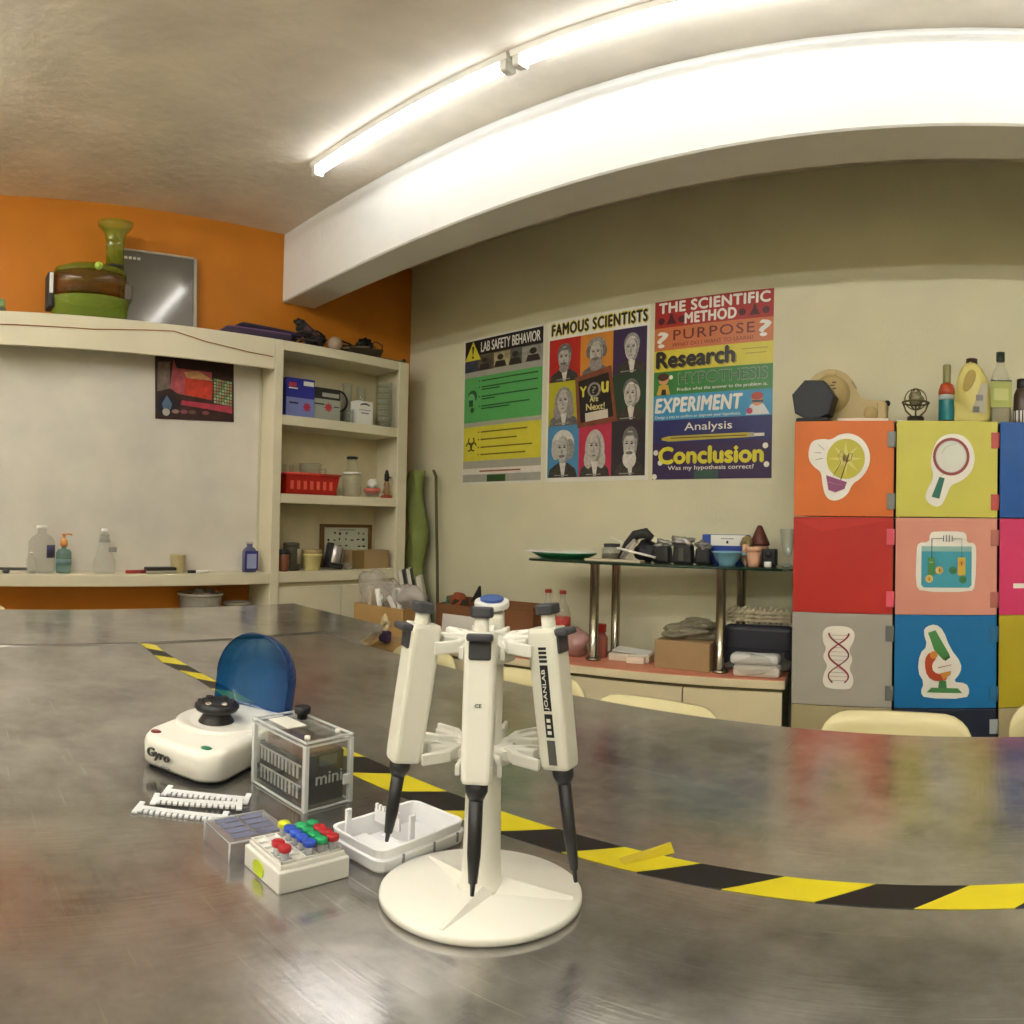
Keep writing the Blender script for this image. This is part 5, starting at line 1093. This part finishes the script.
for x, h, nm in ((.070,'#1f7a52','green'),(-.038,'#7c2a2a','red')):
    b = MB(); b.lathe([(.0095,.0535),(.0095,.0575),(.006,.059),(0,.059)], mat(h, .35), c=(x,-.119,0), n=18, sy=.75); o = b.obj('button', t); o['label'] = nm+' button'
b = MB(T(.004,-.1495,.021, rz=-.05)); b.text('Gyro', -.030, .020, 0, .020, -.0012, mat('#3c3a36', .5), .003, bold=.005, shear=.05); b.box(.002,.02,-.0012,.002,-.006,-.0045, M_grey); b.obj('lettering', t)
M_lid = clear('#0d5cae', .85, .25, .05, .3)
b = MB(T(.0,.090,.047, rx=-.16))
o = [(x, z) for x, z in arc(0,.075,.080,0,180,22)]+[(-.078,.0),(.078,.0)]
def lidr(y, s, dz=0): return [(x*s, y, .07+(z-.07)*s+dz) for x, z in o]
loft(b, [lidr(-.028,1.0),lidr(-.014,1.0),lidr(.0,.97),lidr(.012,.86),lidr(.018,.6),lidr(.020,.2)], M_lid, True, False, True)
b.obj('lid', t)
b = MB(T(.0,.090,.047, rx=-.16)); b.tube([(x*.99,-.028,z) for x, z in o[:-2]], .0016, mat('#0a2c5c', .2), 6); b.obj('lid_rim', t)
b = MB(); b.box(-.03,.03,.086,.100,.04,.058, M_cw, .004); b.obj('hinge', t)
# ---------------------------------------------------------------- acrylic gel tank
t = thing('gel_tank', 'clear acrylic box with black comb slots and a black knob beside the centrifuge', 'tank', (-.798, .480, TZ), math.radians(4))
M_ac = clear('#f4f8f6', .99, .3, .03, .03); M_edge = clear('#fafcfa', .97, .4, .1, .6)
w, d, h = .0655, .0375, .104
b = MB()
for s in (-1, 1):
    b.box(-w, w, s*d-.002, s*d+.002, .002, h, M_ac); b.box(s*w-.002, s*w+.002, -d+.002, d-.002, .002, h, M_ac)
b.box(-w, w, -d, d, 0, .004, M_ac); b.obj('wall_panel', t)
b = MB(); b.box(-w-.004, w+.004, -d-.004, d+.004, h, h+.005, M_ac, .001); ld = b.obj('lid', t)
b = MB(); b.box(-.048,.004,-.026,.006,h+.0055,h+.0065, mat('#dedcd0', .5)); b.obj('paper_label', ld)
b = MB(); b.lathe([(.008,h+.005),(.008,h+.012),(.012,h+.014),(.013,h+.022),(.011,h+.025),(0,h+.025)], M_pb, c=(-.030,.022,0), n=18); b.obj('knob', ld)
for x, y in ((-w+.012,d-.01),(w-.012,-d+.01),(w-.014,d-.012)):
    b = MB(); b.lathe([(.004,h+.005),(.004,h+.010),(0,h+.011)], M_white, c=(x,y,0), n=12); b.obj('screw', ld)
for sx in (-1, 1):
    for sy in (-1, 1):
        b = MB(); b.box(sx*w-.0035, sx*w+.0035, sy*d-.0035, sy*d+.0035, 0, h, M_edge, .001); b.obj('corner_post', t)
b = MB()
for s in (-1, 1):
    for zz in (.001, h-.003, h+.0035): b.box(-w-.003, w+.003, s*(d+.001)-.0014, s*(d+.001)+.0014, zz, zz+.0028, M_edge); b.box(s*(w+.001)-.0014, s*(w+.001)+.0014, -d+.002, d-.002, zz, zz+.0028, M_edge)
b.obj('edge_highlight', t)  # milky strips paint bright highlights along the acrylic edges
M_blk = mat('#17171a', .4)
b = MB(); b.box(-w+.008, w-.012, -d+.004, -d+.012, .008, .074, M_blk, .001); pn = b.obj('slot_panel', t)
for r in range(2):
    b = MB()
    for k in range(11):
        x = -w+.013+k*.0092; z = .014+r*.032
        b.box(x, x+.0048, -d+.0015+.0012, -d+.004, z, z+.020, mat('#b4b4b0', .3), .0003)
    b.box(-w+.011, w-.015, -d+.0028, -d+.004, .014+r*.032+.0195, .014+r*.032+.0225, mat('#b4b4b0', .3)); b.obj('comb_row', pn)
b = MB(); b.box(-w+.01, w-.01, -d+.014, d-.006, .066, .088, mat('#6c5040', .35), .002); b.obj('gel_block', t)
b = MB(); b.box(w-.011, w-.0045, -d+.006, d-.008, .008, .085, M_blk, .001); b.box(w-.0044,w-.004,-.012,.018,.066,.082, mat('#5a6066', .25)); b.obj('control_panel', t)
b = MB(T(w-.0038,.004,.044, rz=PI/2)); b.text('mini', -.022, .022, -.006, .012, -.0006, mat('#c8c8c4', .4), .0005, bold=.01); b.obj('lettering', t)
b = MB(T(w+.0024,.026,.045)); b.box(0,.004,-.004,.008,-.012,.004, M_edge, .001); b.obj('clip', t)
# ---------------------------------------------------------------- tube rack
t = thing('tube_rack', 'white square rack with a yellow sticker holding coloured cap tubes', 'rack', (-.593, .3545, TZ), .0)
M_rk = mat('#e4e2da', .4, var=.01)
b = MB(); b.box(-.039,.039,-.042,.042,0,.030, M_rk, .002); b.box(-.0355,.0355,-.0385,.0385,.030,.037, M_rk, .0015); b.obj('rack_body', t)
b = MB()
for i in range(6): b.box(-.034+i*.0132,-.0325+i*.0132,-.037,.037,.037,.0405, M_rk)
for j in range(6): b.box(-.034,.0335,-.037+j*.0144,-.0355+j*.0144,.037,.0405, M_rk)
b.obj('grid', t)
b = MB(); b.prism(smooth([(-.015,.004),(.006,.003),(.008,.022),(-.006,.026),(-.016,.020)], 2), -.0432, -.0422, mat('#c9dc2a', .4), 'xz'); b.obj('sticker', t)
TC = {'r':'#b01e26','b':'#2a50b8','g':'#1c9a5c','y':'#c8cc2e'}
NM = {'r':'red','b':'blue','g':'green','y':'yellow'}
first = {}
spots = [('r',2,0),('r',3,0),('y',-1,2),('b',0,2),('b',1,2),('b',2,2),('b',3,2),('g',0,3),('g',1,3),('g',2,3),('g',3,3),('g',0,4),('r',1,4),('r',2,4),('r',3,4)]
ORD = ('first', 'second', 'third', 'fourth')
for c, i, j in spots:
    loc = (-.593-.0265+(i+1)*.0132, .3545-.0295+j*.0144, TZ+.0372)
    lab = {('r',0):('red cap tube of the front red pair, nearer the blue caps', 'red cap tube of the front red pair, nearer the rack corner')[i-2] if j == 0 else '',
           ('r',4):ORD[i-1]+' red cap tube of the rear red row, counted from the gel tank', ('b',2):ORD[i]+' blue cap tube of the blue row, counted from the yellow cap',
           ('g',3):ORD[i]+' green cap tube of the long green row, counted from the gel tank', ('g',4):'green cap tube ahead of the rear red row, nearest the gel tank', ('y',2):'single yellow cap sample tube in the white rack'}[(c, j)]
    grp = {('r',0):'front red cap tubes',('r',4):'rear red cap tubes',('b',2):'blue cap tubes',('g',3):'green cap tubes'}.get((c, j))
    if c in first:
        o = dup(first[c], loc, 0, lab)
        if grp: o['group'] = grp
        elif 'group' in o: del o['group']
        continue
    t = thing('sample_tube', lab, 'tube', loc, 0, grp); first[c] = t
    b = MB(); b.lathe([(.0035,.0),(.0048,.002),(.0048,.015),(0,.015)], clear('#e4e6ea', .9, .3, .1, .4), n=14); b.obj('tube_body', t)
    b = MB(); b.lathe([(.0066,.0135),(.007,.015),(.007,.0195),(.006,.0205),(0,.0205)], mat(TC[c], .35), n=18); b.obj('cap', t)
t = thing('rack_lid', 'clear plastic rack lid lying left of the tube rack', 'lid', (-.675, .337, TZ), .02)
M_cl = clear('#eef0f8', .98, .3, .06, .10)
b = MB()
for s in (-1, 1):
    b.box(-.034,.034,s*.039-.001,s*.039+.001,0,.028, M_cl); b.box(s*.034-.001,s*.034+.001,-.038,.038,0,.028, M_cl)
b.box(-.034,.034,-.039,.039,.028,.030, M_cl); b.obj('lid_body', t)
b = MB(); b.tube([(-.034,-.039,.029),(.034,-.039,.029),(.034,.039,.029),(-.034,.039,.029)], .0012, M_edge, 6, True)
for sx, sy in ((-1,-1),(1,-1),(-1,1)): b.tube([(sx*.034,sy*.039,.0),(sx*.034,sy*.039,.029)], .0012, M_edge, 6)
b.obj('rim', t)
b = MB()
for i in range(4):
    for j in range(2): b.box(-.028+i*.0145,-.017+i*.0145,-.03+j*.032,-.003+j*.032,.0302,.0308, clear('#8e96b4', .9, .3, .1, .5))
b.obj('slots', t)
# ---------------------------------------------------------------- casting tray
t = thing('casting_tray', 'white plastic tray with posts between the pipette stand and gel tank', 'tray', (-.585, .487, TZ), math.radians(3))
M_tr = mat('#e9e9ea', .35, var=.01)
def ringp(z, sx, sy, r): return [(x, y, z) for x, y in rrect(-sx, sx, -sy, sy, r, 4)]
b = MB(); loft(b, [ringp(0,.042,.064,.01),ringp(.004,.045,.067,.012),ringp(.020,.047,.069,.012),ringp(.021,.0435,.0655,.012),ringp(.034,.0455,.0675,.012),ringp(.035,.0445,.0665,.012),ringp(.034,.0415,.0635,.010),ringp(.006,.038,.060,.008)], M_tr, False); b.obj('tray_body', t)
b = MB(); b.box(-.036,.036,-.058,-.020,.006,.014, M_tr, .002); b.box(-.030,.030,.0,.055,.006,.008, M_tr, .001); b.obj('insert', t)
for y in (-.035, .012, .05):
    for sx in (1,): b = MB(); b.box(sx*.0462,sx*.0475,y-.0015,y+.0015,.008,.022, mat('#8c8c90', .5)); b.obj('notch', t)
for y in (-.045, .0): b = MB(); b.box(-.04+.06*(y > -.04),-.036+.06*(y > -.04),y-.004,y+.004,.006,.055, M_tr, .001); b.obj('post', t)
b = MB(T(-.012,-.005,.006)); b.box(-.026,.018,.0,.003,.02,.038, M_tr)
for k in range(7): b.box(-.025+k*.0062,-.0215+k*.0062,.0,.003,.0375,.046, M_tr)
b.obj('comb', t)
# ---------------------------------------------------------------- loose gel combs
def comb(label, x, y, rz, z=TZ+.0008, L=.120, n=14):
    t = thing('gel_comb', label, 'comb', (x, y, z), rz, 'loose gel combs')
    b = MB(); b.box(-L/2,L/2,0,.010,0,.003, M_tr, .0006); b.obj('spine', t)
    b = MB()
    for k in range(n): b.box(-L/2+.006+k*(L-.012)/n,-L/2+.006+(k+.62)*(L-.012)/n,-.011,.0,0,.003, M_tr)
    b.box(-L/2+.004,L/2-.004,-.0015,.0005,0,.003, M_tr); b.obj('teeth', t)
    for s in (-1, 1): b = MB(); b.box(s*(L/2-.003)-.004,s*(L/2-.003)+.004,-.016,.022,0,.0035, M_tr, .001); b.obj('handle', t)
    return t
comb('white gel comb nearest the table front, left of the clear lid', -.786, .295, math.radians(56))
comb('white gel comb in the middle of the three loose combs', -.806, .326, math.radians(62), TZ+.0045)
comb('white gel comb farthest back of the three, by the centrifuge', -.832, .350, math.radians(55), TZ+.0008)
